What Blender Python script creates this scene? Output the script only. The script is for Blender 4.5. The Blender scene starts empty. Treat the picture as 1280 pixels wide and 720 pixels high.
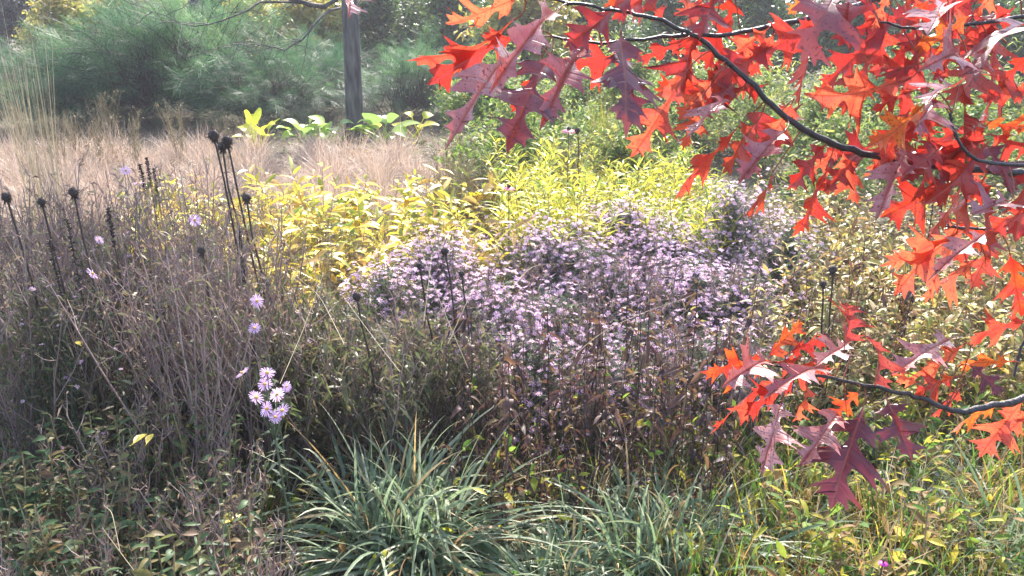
import bpy, math, random
import numpy as np
from mathutils import Vector

# ------------------------------------------------------------------ camera, sky, sun, exposure
S = bpy.context.scene
COL = S.collection
CAM_H, PITCH, FPX = 1.6, 20.0, 1108.0
SUN_ELEV, SUN_AZ = 39.0, 9.0            # azimuth: degrees from +Y towards +X
SUN_POWER, SKY_POWER, EXPOSURE = 3.9, 0.15, 2.12

cam_d = bpy.data.cameras.new('camera')
cam = bpy.data.objects.new('camera', cam_d); COL.objects.link(cam)
cam.location = (0, 0, CAM_H); cam.rotation_euler = (math.radians(90 - PITCH), 0, 0)
cam_d.sensor_width = 36; cam_d.lens = 36 * FPX / 1280
cam_d.clip_start = 0.05; cam_d.clip_end = 2000
S.camera = cam

w = bpy.data.worlds.new('World'); S.world = w; w.use_nodes = True
nt = w.node_tree; nt.nodes.clear()
sky = nt.nodes.new('ShaderNodeTexSky'); sky.sky_type = 'NISHITA'; sky.sun_disc = False
sky.sun_elevation = math.radians(SUN_ELEV); sky.sun_rotation = math.radians(SUN_AZ)
sky.air_density = 1.0; sky.dust_density = 1.5; sky.ozone_density = 1.0
bg = nt.nodes.new('ShaderNodeBackground'); bg.inputs['Strength'].default_value = SKY_POWER
wo = nt.nodes.new('ShaderNodeOutputWorld')
nt.links.new(sky.outputs[0], bg.inputs[0]); nt.links.new(bg.outputs[0], wo.inputs[0])

sd = bpy.data.lights.new('sun', 'SUN'); sun = bpy.data.objects.new('sun', sd); COL.objects.link(sun)
sd.energy = SUN_POWER; sd.angle = math.radians(0.53); sd.color = (1.0, 0.93, 0.86)
az, el = math.radians(SUN_AZ), math.radians(SUN_ELEV)
SUNV = Vector((math.sin(az) * math.cos(el), math.cos(az) * math.cos(el), math.sin(el)))
sun.rotation_euler = (-SUNV).to_track_quat('-Z', 'Y').to_euler()
sun.location = SUNV * 30

S.view_settings.view_transform = 'Standard'; S.view_settings.look = 'None'
S.view_settings.exposure = EXPOSURE; S.view_settings.gamma = 1
S.view_settings.use_curve_mapping = False
S.render.engine = 'CYCLES'
S.cycles.max_bounces = 8; S.cycles.diffuse_bounces = 4; S.cycles.transmission_bounces = 4
S.cycles.use_denoising = True; S.cycles.denoiser = "OPENIMAGEDENOISE"; S.cycles.denoising_input_passes = "RGB_ALBEDO_NORMAL"

# ------------------------------------------------------------------ picking places on the ground
_p = math.radians(PITCH)
FW = np.array([0, math.cos(_p), -math.sin(_p)]); UPV = np.array([0, math.sin(_p), math.cos(_p)]); RT = np.array([1.0, 0, 0])
EYE = np.array([0, 0, CAM_H])
def ray(px, py):
    return FW + RT * ((px - 640) / FPX) - UPV * ((py - 360) / FPX)
def at(px, py, z=0.0):
    r = ray(px, py); return EYE + r * ((z - CAM_H) / r[2])
def atd(px, py, d):
    return EYE + ray(px, py) * d

rng = np.random.default_rng(11)
random.seed(4)

# ------------------------------------------------------------------ materials
MATS = {}
def _mat(name):
    m = bpy.data.materials.new(name); m.use_nodes = True
    m.node_tree.nodes.clear(); return m, m.node_tree.nodes, m.node_tree.links

def leaf_mat(name, ramp, tip=None, tip_amt=0.6, trans=0.4, rough=0.5, spec=0.4, tcol=1.6, trs=1.0):
    """ramp: colours along the blade's own random value (uv.x); uv.y runs from base to tip."""
    m, N, L = _mat(name)
    uv = N.new('ShaderNodeUVMap'); sx = N.new('ShaderNodeSeparateXYZ'); L.new(uv.outputs[0], sx.inputs[0])
    oi = N.new('ShaderNodeObjectInfo')
    add = N.new('ShaderNodeMath'); add.operation = 'MULTIPLY_ADD'
    L.new(oi.outputs['Random'], add.inputs[0]); add.inputs[1].default_value = 0.22; L.new(sx.outputs[0], add.inputs[2])
    fr = N.new('ShaderNodeMath'); fr.operation = 'SUBTRACT'; L.new(add.outputs[0], fr.inputs[0]); fr.inputs[1].default_value = 0.11; fr.use_clamp = True
    cr = N.new('ShaderNodeValToRGB'); e = cr.color_ramp.elements
    while len(e) > 1: e.remove(e[-1])
    e[0].position = 0; e[0].color = (*ramp[0], 1)
    for i, c in enumerate(ramp[1:], 1):
        q = e.new(i / (len(ramp) - 1)); q.color = (*c, 1)
    L.new(fr.outputs[0], cr.inputs[0]); col = cr.outputs[0]
    if tip is not None:
        mr = N.new('ShaderNodeMapRange'); mr.inputs[1].default_value = 0.55; mr.inputs[2].default_value = 1.0
        mr.inputs[4].default_value = tip_amt; L.new(sx.outputs[1], mr.inputs[0])
        mx = N.new('ShaderNodeMix'); mx.data_type = 'RGBA'; L.new(mr.outputs[0], mx.inputs[0]); L.new(col, mx.inputs[6]); mx.inputs[7].default_value = (*tip, 1)
        col = mx.outputs[2]
    tc = N.new('ShaderNodeTexCoord'); no = N.new('ShaderNodeTexNoise'); no.inputs['Scale'].default_value = 60
    L.new(tc.outputs['Object'], no.inputs['Vector'])
    hs = N.new('ShaderNodeHueSaturation'); mr2 = N.new('ShaderNodeMapRange')
    mr2.inputs[3].default_value = 0.7; mr2.inputs[4].default_value = 1.3; L.new(no.outputs[0], mr2.inputs[0]); L.new(mr2.outputs[0], hs.inputs['Value']); L.new(col, hs.inputs['Color']); col = hs.outputs[0]
    pb = N.new('ShaderNodeBsdfPrincipled'); L.new(col, pb.inputs['Base Color'])
    pb.inputs['Roughness'].default_value = rough; pb.inputs['Specular IOR Level'].default_value = spec
    out = N.new('ShaderNodeOutputMaterial')
    if trans > 0:
        tb = N.new('ShaderNodeBsdfTranslucent'); h2 = N.new('ShaderNodeHueSaturation'); h2.inputs['Value'].default_value = tcol; h2.inputs['Saturation'].default_value = trs
        L.new(col, h2.inputs['Color']); L.new(h2.outputs[0], tb.inputs['Color'])
        ms = N.new('ShaderNodeMixShader'); ms.inputs[0].default_value = trans
        L.new(pb.outputs[0], ms.inputs[1]); L.new(tb.outputs[0], ms.inputs[2]); L.new(ms.outputs[0], out.inputs[0])
    else:
        L.new(pb.outputs[0], out.inputs[0])
    MATS[name] = m; return m

def bark_mat(name, c1, c2, scale=40, rough=0.8, stretch=0.2, bump=0.4):
    m, N, L = _mat(name)
    tc = N.new('ShaderNodeTexCoord'); mp = N.new('ShaderNodeMapping'); mp.inputs['Scale'].default_value = (1, 1, stretch)
    L.new(tc.outputs['Object'], mp.inputs[0])
    no = N.new('ShaderNodeTexNoise'); no.inputs['Scale'].default_value = scale; no.inputs['Detail'].default_value = 6; L.new(mp.outputs[0], no.inputs['Vector'])
    cr = N.new('ShaderNodeValToRGB'); cr.color_ramp.elements[0].position = .35; cr.color_ramp.elements[0].color = (*c1, 1)
    cr.color_ramp.elements[1].position = .68; cr.color_ramp.elements[1].color = (*c2, 1); L.new(no.outputs[0], cr.inputs[0])
    bp = N.new('ShaderNodeBump'); bp.inputs['Strength'].default_value = bump; bp.inputs['Distance'].default_value = .01; L.new(no.outputs[0], bp.inputs['Height'])
    pb = N.new('ShaderNodeBsdfPrincipled'); pb.inputs['Roughness'].default_value = rough
    L.new(cr.outputs[0], pb.inputs['Base Color']); L.new(bp.outputs[0], pb.inputs['Normal'])
    out = N.new('ShaderNodeOutputMaterial'); L.new(pb.outputs[0], out.inputs[0]); MATS[name] = m; return m

def ground_mat():
    m, N, L = _mat('soil')
    tc = N.new('ShaderNodeTexCoord')
    n1 = N.new('ShaderNodeTexNoise'); n1.inputs['Scale'].default_value = 1.3; n1.inputs['Detail'].default_value = 5
    n2 = N.new('ShaderNodeTexNoise'); n2.inputs['Scale'].default_value = 45; n2.inputs['Detail'].default_value = 8
    L.new(tc.outputs['Object'], n1.inputs['Vector']); L.new(tc.outputs['Object'], n2.inputs['Vector'])
    c1 = N.new('ShaderNodeValToRGB'); c1.color_ramp.elements[0].position = .3; c1.color_ramp.elements[0].color = (.035, .026, .018, 1); c1.color_ramp.elements[1].position = .75; c1.color_ramp.elements[1].color = (.16, .12, .075, 1)
    c2 = N.new('ShaderNodeValToRGB'); c2.color_ramp.elements[0].position = .35; c2.color_ramp.elements[0].color = (.06, .07, .025, 1); c2.color_ramp.elements[1].position = .65; c2.color_ramp.elements[1].color = (.11, .085, .055, 1)
    L.new(n2.outputs[0], c1.inputs[0]); L.new(n1.outputs[0], c2.inputs[0])
    mx = N.new('ShaderNodeMix'); mx.data_type = 'RGBA'; mx.inputs[0].default_value = .5; L.new(c1.outputs[0], mx.inputs[6]); L.new(c2.outputs[0], mx.inputs[7])
    bp = N.new('ShaderNodeBump'); bp.inputs['Distance'].default_value = .03; L.new(n2.outputs[0], bp.inputs['Height'])
    pb = N.new('ShaderNodeBsdfPrincipled'); pb.inputs['Roughness'].default_value = .95; L.new(mx.outputs[2], pb.inputs['Base Color']); L.new(bp.outputs[0], pb.inputs['Normal'])
    out = N.new('ShaderNodeOutputMaterial'); L.new(pb.outputs[0], out.inputs[0]); return m

def oak_mat(name, c_dark, c_mid, c_light, t_dark, t_light, trans, rough=0.3):
    """Autumn oak leaf: uv.x is the width across (midrib 0.5), uv.y from base to tip; veins and mottling."""
    m, N, L = _mat(name)
    uv = N.new('ShaderNodeUVMap'); sx = N.new('ShaderNodeSeparateXYZ'); L.new(uv.outputs[0], sx.inputs[0])
    def math_(op, a, b=None, clamp=False):
        n = N.new('ShaderNodeMath'); n.operation = op; n.use_clamp = clamp
        for i, v in enumerate((a, b)):
            if v is None: continue
            if isinstance(v, (int, float)): n.inputs[i].default_value = v
            else: L.new(v, n.inputs[i])
        return n.outputs[0]
    wv = math_('ABSOLUTE', math_('SUBTRACT', sx.outputs[0], .5))
    u = math_('SUBTRACT', sx.outputs[1], math_('MULTIPLY', wv, .5))
    vein = math_('PINGPONG', math_('MULTIPLY', u, 9.0), .5)
    vein = math_('SUBTRACT', 1.0, math_('MULTIPLY', vein, 9.0), True)
    mid = math_('SUBTRACT', 1.0, math_('MULTIPLY', wv, 70.0), True)
    vv = math_('MAXIMUM', math_('MULTIPLY', vein, .45), mid)
    oi = N.new('ShaderNodeObjectInfo'); tc = N.new('ShaderNodeTexCoord')
    vm = N.new('ShaderNodeVectorMath'); vm.operation = 'ADD'; L.new(tc.outputs['Object'], vm.inputs[0]); L.new(oi.outputs['Location'], vm.inputs[1])
    n1 = N.new('ShaderNodeTexNoise'); n1.inputs['Scale'].default_value = 38; n1.inputs['Detail'].default_value = 4; L.new(vm.outputs[0], n1.inputs['Vector'])
    n2 = N.new('ShaderNodeTexNoise'); n2.inputs['Scale'].default_value = 260; n2.inputs['Detail'].default_value = 3; L.new(vm.outputs[0], n2.inputs['Vector'])
    f = math_('ADD', math_('MULTIPLY', n1.outputs[0], .8), math_('MULTIPLY', math_('SUBTRACT', oi.outputs['Random'], .5), .5))
    cr = N.new('ShaderNodeValToRGB'); E = cr.color_ramp.elements; E[0].position = .25; E[0].color = (*c_dark, 1); E[1].position = .62; E[1].color = (*c_light, 1); q = E.new(.42); q.color = (*c_mid, 1)
    L.new(f, cr.inputs[0])
    ct = N.new('ShaderNodeValToRGB'); E = ct.color_ramp.elements; E[0].position = .25; E[0].color = (*t_dark, 1); E[1].position = .62; E[1].color = (*t_light, 1); L.new(f, ct.inputs[0])
    mx = N.new('ShaderNodeMix'); mx.data_type = 'RGBA'; L.new(math_('MULTIPLY', vv, .8), mx.inputs[0]); L.new(cr.outputs[0], mx.inputs[6]); mx.inputs[7].default_value = (.34, .1, .05, 1)
    sp = math_('MULTIPLY', math_('GREATER_THAN', math_('ADD', n2.outputs[0], math_('MULTIPLY', n1.outputs[0], .25)), .755), .75)
    mx2 = N.new('ShaderNodeMix'); mx2.data_type = 'RGBA'; L.new(sp, mx2.inputs[0]); L.new(mx.outputs[2], mx2.inputs[6]); mx2.inputs[7].default_value = (.05, .012, .01, 1)
    mt = N.new('ShaderNodeMix'); mt.data_type = 'RGBA'; L.new(math_('MAXIMUM', math_('MULTIPLY', vv, .75), sp), mt.inputs[0]); L.new(ct.outputs[0], mt.inputs[6]); mt.inputs[7].default_value = (.16, .012, .008, 1)
    bp = N.new('ShaderNodeBump'); bp.inputs['Strength'].default_value = .5; bp.inputs['Distance'].default_value = .002
    L.new(math_('ADD', math_('MULTIPLY', vv, -.6), math_('MULTIPLY', n1.outputs[0], 1.2)), bp.inputs['Height'])
    pb = N.new('ShaderNodeBsdfPrincipled'); L.new(mx2.outputs[2], pb.inputs['Base Color']); pb.inputs['Roughness'].default_value = rough
    pb.inputs['Specular IOR Level'].default_value = .6; L.new(bp.outputs[0], pb.inputs['Normal'])
    tb = N.new('ShaderNodeBsdfTranslucent'); L.new(mt.outputs[2], tb.inputs[0])
    ms = N.new('ShaderNodeMixShader'); ms.inputs[0].default_value = trans; L.new(pb.outputs[0], ms.inputs[1]); L.new(tb.outputs[0], ms.inputs[2])
    out = N.new('ShaderNodeOutputMaterial'); L.new(ms.outputs[0], out.inputs[0]); return m

# ------------------------------------------------------------------ mesh building
def nrm(a):
    return a / np.maximum(np.linalg.norm(a, axis=-1, keepdims=True), 1e-9)
def rvec(n, r=None):
    return nrm((r or rng).normal(size=(n, 3)))

class MB:
    def __init__(s): s.V, s.F, s.U, s.M, s.n = [], [], [], [], 0
    def add(s, v, f, uv, mat=0):
        s.V.append(np.asarray(v, float).reshape(-1, 3)); s.F.append(np.asarray(f).reshape(-1, 4) + s.n)
        s.U.append(np.asarray(uv, float).reshape(-1, 2)); s.M.append(np.full(len(s.F[-1]), mat)); s.n += len(s.V[-1])
    def arrays(s):
        return np.concatenate(s.V), np.concatenate(s.F), np.concatenate(s.U), np.concatenate(s.M)
    def mesh(s, name, mats, smooth=True):
        v, f, u, m = s.arrays(); me = bpy.data.meshes.new(name)
        me.vertices.add(len(v)); me.vertices.foreach_set('co', v.astype(np.float32).ravel())
        me.loops.add(len(f) * 4); me.loops.foreach_set('vertex_index', f.astype(np.int32).ravel())
        me.polygons.add(len(f)); me.polygons.foreach_set('loop_start', np.arange(0, len(f) * 4, 4, dtype=np.int32))
        try: me.polygons.foreach_set('loop_total', np.full(len(f), 4, dtype=np.int32))
        except Exception: pass
        if not isinstance(mats, (list, tuple)): mats = [mats]
        for q in mats: me.materials.append(q)
        me.polygons.foreach_set('material_index', m.astype(np.int32))
        me.polygons.foreach_set('use_smooth', np.full(len(f), smooth))
        l = me.uv_layers.new(name='UVMap'); l.data.foreach_set('uv', u[f.ravel()].astype(np.float32).ravel())
        me.update(calc_edges=True); return me
    def obj(s, name, mats, parent=None, smooth=True):
        o = bpy.data.objects.new(name, s.mesh(name, mats, smooth)); COL.objects.link(o)
        if parent is not None: o.parent = parent
        return o

def prof(kind, s):
    if kind == 'blade': return np.where(s < .05, .75, 1) * np.clip(1 - s ** 2.6, .04, 1)
    if kind == 'leaf': return np.clip(np.sin(np.pi * np.clip(s, 0, 1) ** .85) ** .9, .05, 1)
    if kind == 'heart': return np.clip(np.sin(np.pi * np.clip(s, 0, 1) ** .6) ** .75, .04, 1)
    if kind == 'petal': return np.clip(.35 + 1.1 * s - .9 * s ** 4, .1, 1)
    return np.ones_like(s)

def blades(b, base, d, L, W, nseg=3, droop=.3, kind='blade', side=None, mat=0, fold=0, curl=None, u=None):
    base = np.asarray(base, float); n = len(base); d = nrm(np.asarray(d, float))
    L = np.broadcast_to(np.asarray(L, float), (n,)); W = np.broadcast_to(np.asarray(W, float), (n,)); droop = np.broadcast_to(np.asarray(droop, float), (n,))
    s = np.linspace(0, 1, nseg + 1)
    if side is None: side = np.cross(d, rvec(n))
    side = nrm(side)
    g = np.array([0, 0, -1.0])
    P = base[:, None] + d[:, None] * (L[:, None] * s)[..., None] + g * (droop[:, None] * L[:, None] * s ** 2)[..., None]
    if curl is not None: P += nrm(np.asarray(curl))[:, None] * (0.35 * L[:, None] * s ** 2)[..., None]
    w_ = prof(kind, s)[None] * W[:, None] * .5
    u = rng.random(n) if u is None else np.broadcast_to(u, (n,))
    if fold:
        nn = nrm(np.cross(side, d)); nn = np.where(nn[:, 2:] < 0, -nn, nn)
        V = np.stack([P - side[:, None] * w_[..., None] + nn[:, None] * (w_ * fold)[..., None], P, P + side[:, None] * w_[..., None] + nn[:, None] * (w_ * fold)[..., None]], 2)
        k = 3
    else:
        V = np.stack([P - side[:, None] * w_[..., None], P + side[:, None] * w_[..., None]], 2); k = 2
    m = nseg + 1
    idx = np.arange(n * m * k).reshape(n, m, k)
    F = np.concatenate([np.stack([idx[:, :-1, j], idx[:, :-1, j + 1], idx[:, 1:, j + 1], idx[:, 1:, j]], -1).reshape(-1, 4) for j in range(k - 1)])
    UV = np.zeros((n, m, k, 2)); UV[..., 0] = u[:, None, None]; UV[..., 1] = s[None, :, None]
    b.add(V, F, UV, mat)
    return P

def tubes(b, P, r0, r1, sides=3, mat=0, u=None):
    """P: (n,k,3) polylines swept into tapering round stems."""
    P = np.asarray(P, float); n, k, _ = P.shape
    T = np.gradient(P, axis=1); T = nrm(T)
    ref = np.where(np.abs(T[:, :1, 2:]) > .8, np.array([1.0, 0, 0]), np.array([0, 0, 1.0]))
    ref = np.broadcast_to(ref, T.shape)
    A = nrm(np.cross(T, ref)); B = np.cross(T, A)
    r0 = np.broadcast_to(np.asarray(r0, float), (n,)); r1 = np.broadcast_to(np.asarray(r1, float), (n,))
    s = np.linspace(0, 1, k); R = r0[:, None] * (1 - s) + r1[:, None] * s
    an = np.arange(sides) * 2 * np.pi / sides
    V = P[:, :, None] + (A[:, :, None] * np.cos(an)[None, None, :, None] + B[:, :, None] * np.sin(an)[None, None, :, None]) * R[:, :, None, None]
    idx = np.arange(n * k * sides).reshape(n, k, sides); nx = np.roll(idx, -1, 2)
    F = np.stack([idx[:, :-1], nx[:, :-1], nx[:, 1:], idx[:, 1:]], -1).reshape(-1, 4)
    UV = np.zeros((n, k, sides, 2)); UV[..., 0] = (rng.random(n) if u is None else u)[:, None, None]; UV[..., 1] = s[None, :, None]
    b.add(V, F, UV, mat)

def ball(b, c, r, seg=8, rings=6, mat=0, sq=(1, 1, 1), u=.5):
    th = np.linspace(.02, np.pi - .02, rings + 1); ph = np.arange(seg) * 2 * np.pi / seg
    V = np.stack([np.sin(th)[:, None] * np.cos(ph), np.sin(th)[:, None] * np.sin(ph), np.cos(th)[:, None] * np.ones(seg)], -1) * r * np.array(sq) + np.asarray(c)
    idx = np.arange((rings + 1) * seg).reshape(rings + 1, seg); nx = np.roll(idx, -1, 1)
    F = np.stack([idx[:-1], idx[1:], nx[1:], nx[:-1]], -1).reshape(-1, 4)
    UV = np.zeros(((rings + 1) * seg, 2)); UV[:, 0] = u; UV[:, 1] = .5
    b.add(V, F, UV, mat)

def stem_paths(base, d, L, k=5, droop=.0, jit=.02):
    base = np.asarray(base, float); n = len(base); d = nrm(np.asarray(d, float)); L = np.broadcast_to(np.asarray(L, float), (n,)); droop = np.broadcast_to(np.asarray(droop, float), (n,))
    s = np.linspace(0, 1, k)
    P = base[:, None] + d[:, None] * (L[:, None] * s)[..., None]
    P[..., 2] -= droop[:, None] * L[:, None] * s ** 2
    J = rng.normal(size=(n, k, 3)) * jit; J[:, 0] = 0
    return P + np.cumsum(J, 1) * .6
def along(P, i, s):
    """points at parameter s on polylines P[i]"""
    k = P.shape[1]; x = np.clip(s, 0, .999) * (k - 1); j = x.astype(int); f = (x - j)[:, None]
    return P[i, j] * (1 - f) + P[i, j + 1] * f
def cone(n, lo, hi):
    """directions leaning lo..hi radians from straight up"""
    a = rng.uniform(lo, hi, n); p = rng.uniform(0, 2 * np.pi, n)
    return np.stack([np.sin(a) * np.cos(p), np.sin(a) * np.sin(p), np.cos(a)], -1)
def disc(n, r):
    a = rng.uniform(0, 2 * np.pi, n); q = r * np.sqrt(rng.random(n))
    return np.stack([q * np.cos(a), q * np.sin(a), np.zeros(n)], -1)

# ------------------------------------------------------------------ things
def tag(o, label=None, cat=None, group=None, kind=None):
    if label: o['label'] = label
    if cat: o['category'] = cat
    if group: o['group'] = group
    if kind: o['kind'] = kind
    return o
def root(name, label, cat, group=None, loc=(0, 0, 0), rz=0, sc=1):
    o = bpy.data.objects.new(name, None); COL.objects.link(o); o.empty_display_size = .1
    place(o, loc, rz, sc); return tag(o, label, cat, group, 'thing')
def place(o, loc, rz=0, sc=1, tilt=(0, 0)):
    o.location = (float(loc[0]), float(loc[1]), float(loc[2]) if len(loc) > 2 else 0.0); o.rotation_euler = (tilt[0], tilt[1], rz)
    o.scale = (sc, sc, sc) if np.isscalar(sc) else sc
def dup(o, loc, rz=0, sc=1, label=None, group=None, cat=None):
    c = o.copy(); COL.objects.link(c); place(c, loc, rz, sc)
    for ch in o.children:
        d = ch.copy(); COL.objects.link(d); d.parent = c
        for g in ch.children:
            e = g.copy(); COL.objects.link(e); e.parent = d
    if label: c['label'] = label
    if group: c['group'] = group
    if cat: c['category'] = cat
    return c
class Kind:
    """a few variants of one plant; the first use of each places the variant itself, later uses copy it"""
    def __init__(s, makers): s.makers = makers; s.pro = [None] * len(makers); s.i = 0
    def put(s, loc, rz=None, sc=1, label=None, group=None, cat=None, v=None):
        v = s.i % len(s.makers) if v is None else v; s.i += 1
        rz = random.uniform(0, 6.28) if rz is None else rz
        if s.pro[v] is None:
            o = s.makers[v](); s.pro[v] = o; place(o, loc, rz, sc); tag(o, label, cat, group); return o
        return dup(s.pro[v], loc, rz, sc, label, group, cat)
def scatter(n, x0, x1, y0, y1, z, sep, tries=4000):
    """points on the ground under plants whose tops (height z) fill a picture box"""
    out = []
    for _ in range(tries):
        p = at(random.uniform(x0, x1), random.uniform(y0, y1), z)[:2]
        if all((p[0] - q[0]) ** 2 + (p[1] - q[1]) ** 2 > sep * sep for q in out): out.append(p)
        if len(out) >= n: break
    return out
def field(n, x0, x1, y0, y1, sep, tries=6000):
    out = []
    for _ in range(tries):
        p = (random.uniform(x0, x1), random.uniform(y0, y1))
        if all((p[0] - q[0]) ** 2 + (p[1] - q[1]) ** 2 > sep * sep for q in out): out.append(p)
        if len(out) >= n: break
    return out

# palettes -----------------------------------------------------------------
M_stem_mauve = leaf_mat('mauve_stem', [(.15, .095, .085), (.25, .165, .15), (.34, .25, .22)], trans=0, rough=.7)
M_dead = leaf_mat('dead_leaf', [(.085, .05, .044), (.16, .095, .075), (.25, .15, .11), (.15, .145, .065), (.32, .22, .15)], trans=.3, rough=.6)
M_deadgreen = leaf_mat('half_dead_leaf', [(.055, .075, .03), (.10, .11, .04), (.14, .10, .07), (.18, .14, .08)], trans=.35, rough=.55)
M_darkdead = leaf_mat('dark_dead_leaf', [(.035, .018, .016), (.065, .03, .024), (.10, .046, .032), (.16, .10, .04)], trans=.3, rough=.55)
M_darkstem = leaf_mat('dark_stem', [(.03, .02, .018), (.06, .04, .03)], trans=0, rough=.6)
M_seed = leaf_mat('seed_head', [(.022, .015, .013), (.06, .04, .032)], trans=0, rough=.8)
M_shadegreen = leaf_mat('shade_green_leaf', [(.035, .07, .028), (.055, .10, .035), (.08, .125, .045), (.16, .14, .045), (.14, .085, .05)], trans=.35, rough=.5, spec=.25)
M_olive = leaf_mat('olive_leaf', [(.05, .06, .025), (.08, .10, .035), (.12, .11, .05), (.14, .09, .06)], trans=.4, rough=.5)
M_aster_leaf = leaf_mat('aster_leaf', [(.07, .10, .06), (.10, .135, .08), (.14, .165, .10), (.17, .15, .11)], trans=.4, rough=.5)
M_petal = leaf_mat('aster_petal', [(.66, .36, .66), (.72, .45, .71), (.78, .57, .78), (.76, .44, .72)], trans=.5, rough=.6, tcol=1.35, trs=.9)
M_disc = leaf_mat('aster_disc', [(.6, .38, .05), (.42, .2, .04)], trans=0, rough=.8)
M_yellow = leaf_mat('yellow_leaf', [(.15, .21, .035), (.34, .36, .04), (.58, .51, .04), (.68, .53, .04), (.58, .50, .08), (.64, .40, .09), (.38, .27, .11)], trans=.45, rough=.4, tcol=1.25)
M_willow = leaf_mat('yellow_green_leaf', [(.22, .30, .05), (.36, .40, .05), (.52, .48, .05), (.60, .50, .05), (.42, .42, .10)], trans=.45, rough=.4, tcol=1.3)
M_tanstem = leaf_mat('tan_stem', [(.22, .16, .09), (.32, .22, .12)], trans=0, rough=.6)
M_tan = leaf_mat('tan_grass', [(.30, .21, .16), (.42, .31, .24), (.52, .39, .30), (.30, .24, .15)], trans=.35, rough=.5, tcol=1.2)
M_straw = leaf_mat('straw', [(.34, .26, .15), (.45, .36, .22), (.38, .29, .18)], trans=.3, rough=.45, tcol=1.2)
M_juniper = leaf_mat('juniper_needle', [(.012, .04, .022), (.03, .085, .04), (.07, .155, .062), (.12, .22, .075)], trans=.4, rough=.5)
M_green = leaf_mat('green_leaf', [(.028, .055, .014), (.045, .085, .018), (.075, .125, .025), (.13, .16, .028)], trans=.4, rough=.4)
M_tapestry = leaf_mat('variegated_leaf', [(.04, .08, .02), (.09, .15, .025), (.18, .25, .04), (.05, .10, .025), (.28, .30, .10), (.24, .24, .04), (.15, .10, .05)], trans=.4, rough=.6, spec=.2)
M_lime = leaf_mat('lime_leaf', [(.16, .26, .04), (.26, .34, .06), (.40, .42, .08)], trans=.45, rough=.4, tcol=1.3)
M_sedge = leaf_mat('sedge_blade', [(.11, .165, .085), (.15, .21, .12), (.21, .26, .17), (.12, .18, .075), (.30, .33, .23)], tip=(.36, .3, .17), tip_amt=.35, trans=.35, rough=.45, spec=.3)
M_sedgedry = leaf_mat('dry_sedge_blade', [(.34, .22, .08), (.42, .32, .16), (.26, .16, .08)], trans=.3, rough=.45)
M_hosta_y = leaf_mat('yellow_hosta_leaf', [(.40, .48, .04), (.55, .56, .04), (.62, .55, .05)], trans=.5, rough=.4, tcol=1.3)
M_hosta_g = leaf_mat('grey_hosta_leaf', [(.15, .26, .06), (.25, .36, .07), (.36, .44, .06)], trans=.4, rough=.35)
M_bapt = leaf_mat('fading_leaf', [(.30, .29, .06), (.44, .38, .09), (.50, .34, .10), (.20, .25, .05), (.38, .21, .08), (.15, .09, .05), (.54, .45, .14)], trans=.4, rough=.4, tcol=1.25)
M_fade2 = leaf_mat('olive_fading_leaf', [(.09, .11, .03), (.16, .17, .05), (.24, .18, .07), (.13, .08, .04), (.34, .28, .10), (.20, .12, .06)], trans=.35, rough=.55, spec=.25)
M_meadow = leaf_mat('meadow_leaf', [(.055, .12, .02), (.11, .19, .03), (.20, .27, .035), (.40, .34, .04), (.13, .08, .035), (.28, .17, .06)], trans=.4, rough=.6, spec=.2)
M_silver = leaf_mat('silver_leaf', [(.3, .36, .32), (.42, .48, .44)], trans=.25, rough=.6)
M_dkgreen = leaf_mat('evergreen_leaf', [(.014, .024, .016), (.022, .036, .022), (.03, .045, .03)], trans=.2, rough=.5)
M_goldtree = leaf_mat('gold_leaf', [(.22, .24, .05), (.30, .28, .06), (.36, .27, .06), (.18, .23, .05)], trans=.5, rough=.45, tcol=1.25)
M_pink = leaf_mat('pink_petal', [(.34, .05, .14), (.42, .09, .2)], trans=.4, rough=.5)
M_magenta = leaf_mat('magenta_petal', [(.5, .02, .35), (.6, .05, .45)], trans=.4, rough=.5)
M_fallen = leaf_mat('fallen_yellow_leaf', [(.66, .5, .04), (.62, .5, .16)], trans=.3, rough=.4)
M_redleaf = leaf_mat('small_red_leaf', [(.3, .06, .03), (.36, .12, .05)], trans=.4, rough=.4)
M_bark = bark_mat('grey_bark', (.012, .011, .011), (.10, .09, .08), 22, bump=1.0)
M_oakbark = bark_mat('oak_twig_bark', (.012, .008, .009), (.035, .026, .026), 120, .5)

# ------------------------------------------------------------------ scattering volume added to imitate a pale lens veil
def veil_haze_box(density, x0, x1, y0, y1, z0, z1):
    m, N, L = _mat('veil_haze_volume'); v = N.new('ShaderNodeVolumePrincipled'); v.inputs['Density'].default_value = density
    v.inputs['Color'].default_value = (.86, .84, .95, 1); v.inputs['Anisotropy'].default_value = .35
    out = N.new('ShaderNodeOutputMaterial'); L.new(v.outputs[0], out.inputs['Volume'])
    b = MB(); V = [(x, y, z) for z in (z0, z1) for y in (y0, y1) for x in (x0, x1)]
    b.add(V, [(0, 2, 3, 1), (4, 5, 7, 6), (0, 1, 5, 4), (2, 6, 7, 3), (0, 4, 6, 2), (1, 3, 7, 5)], np.zeros((8, 2)))
    o = b.obj('veil_haze', m, smooth=False); tag(o, 'thin pale volume added to imitate the lens veil over the garden', 'veil_haze', kind='stuff')
veil_haze_box(.0028, -410, 410, -310, 910, -1.1, 11)
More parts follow.
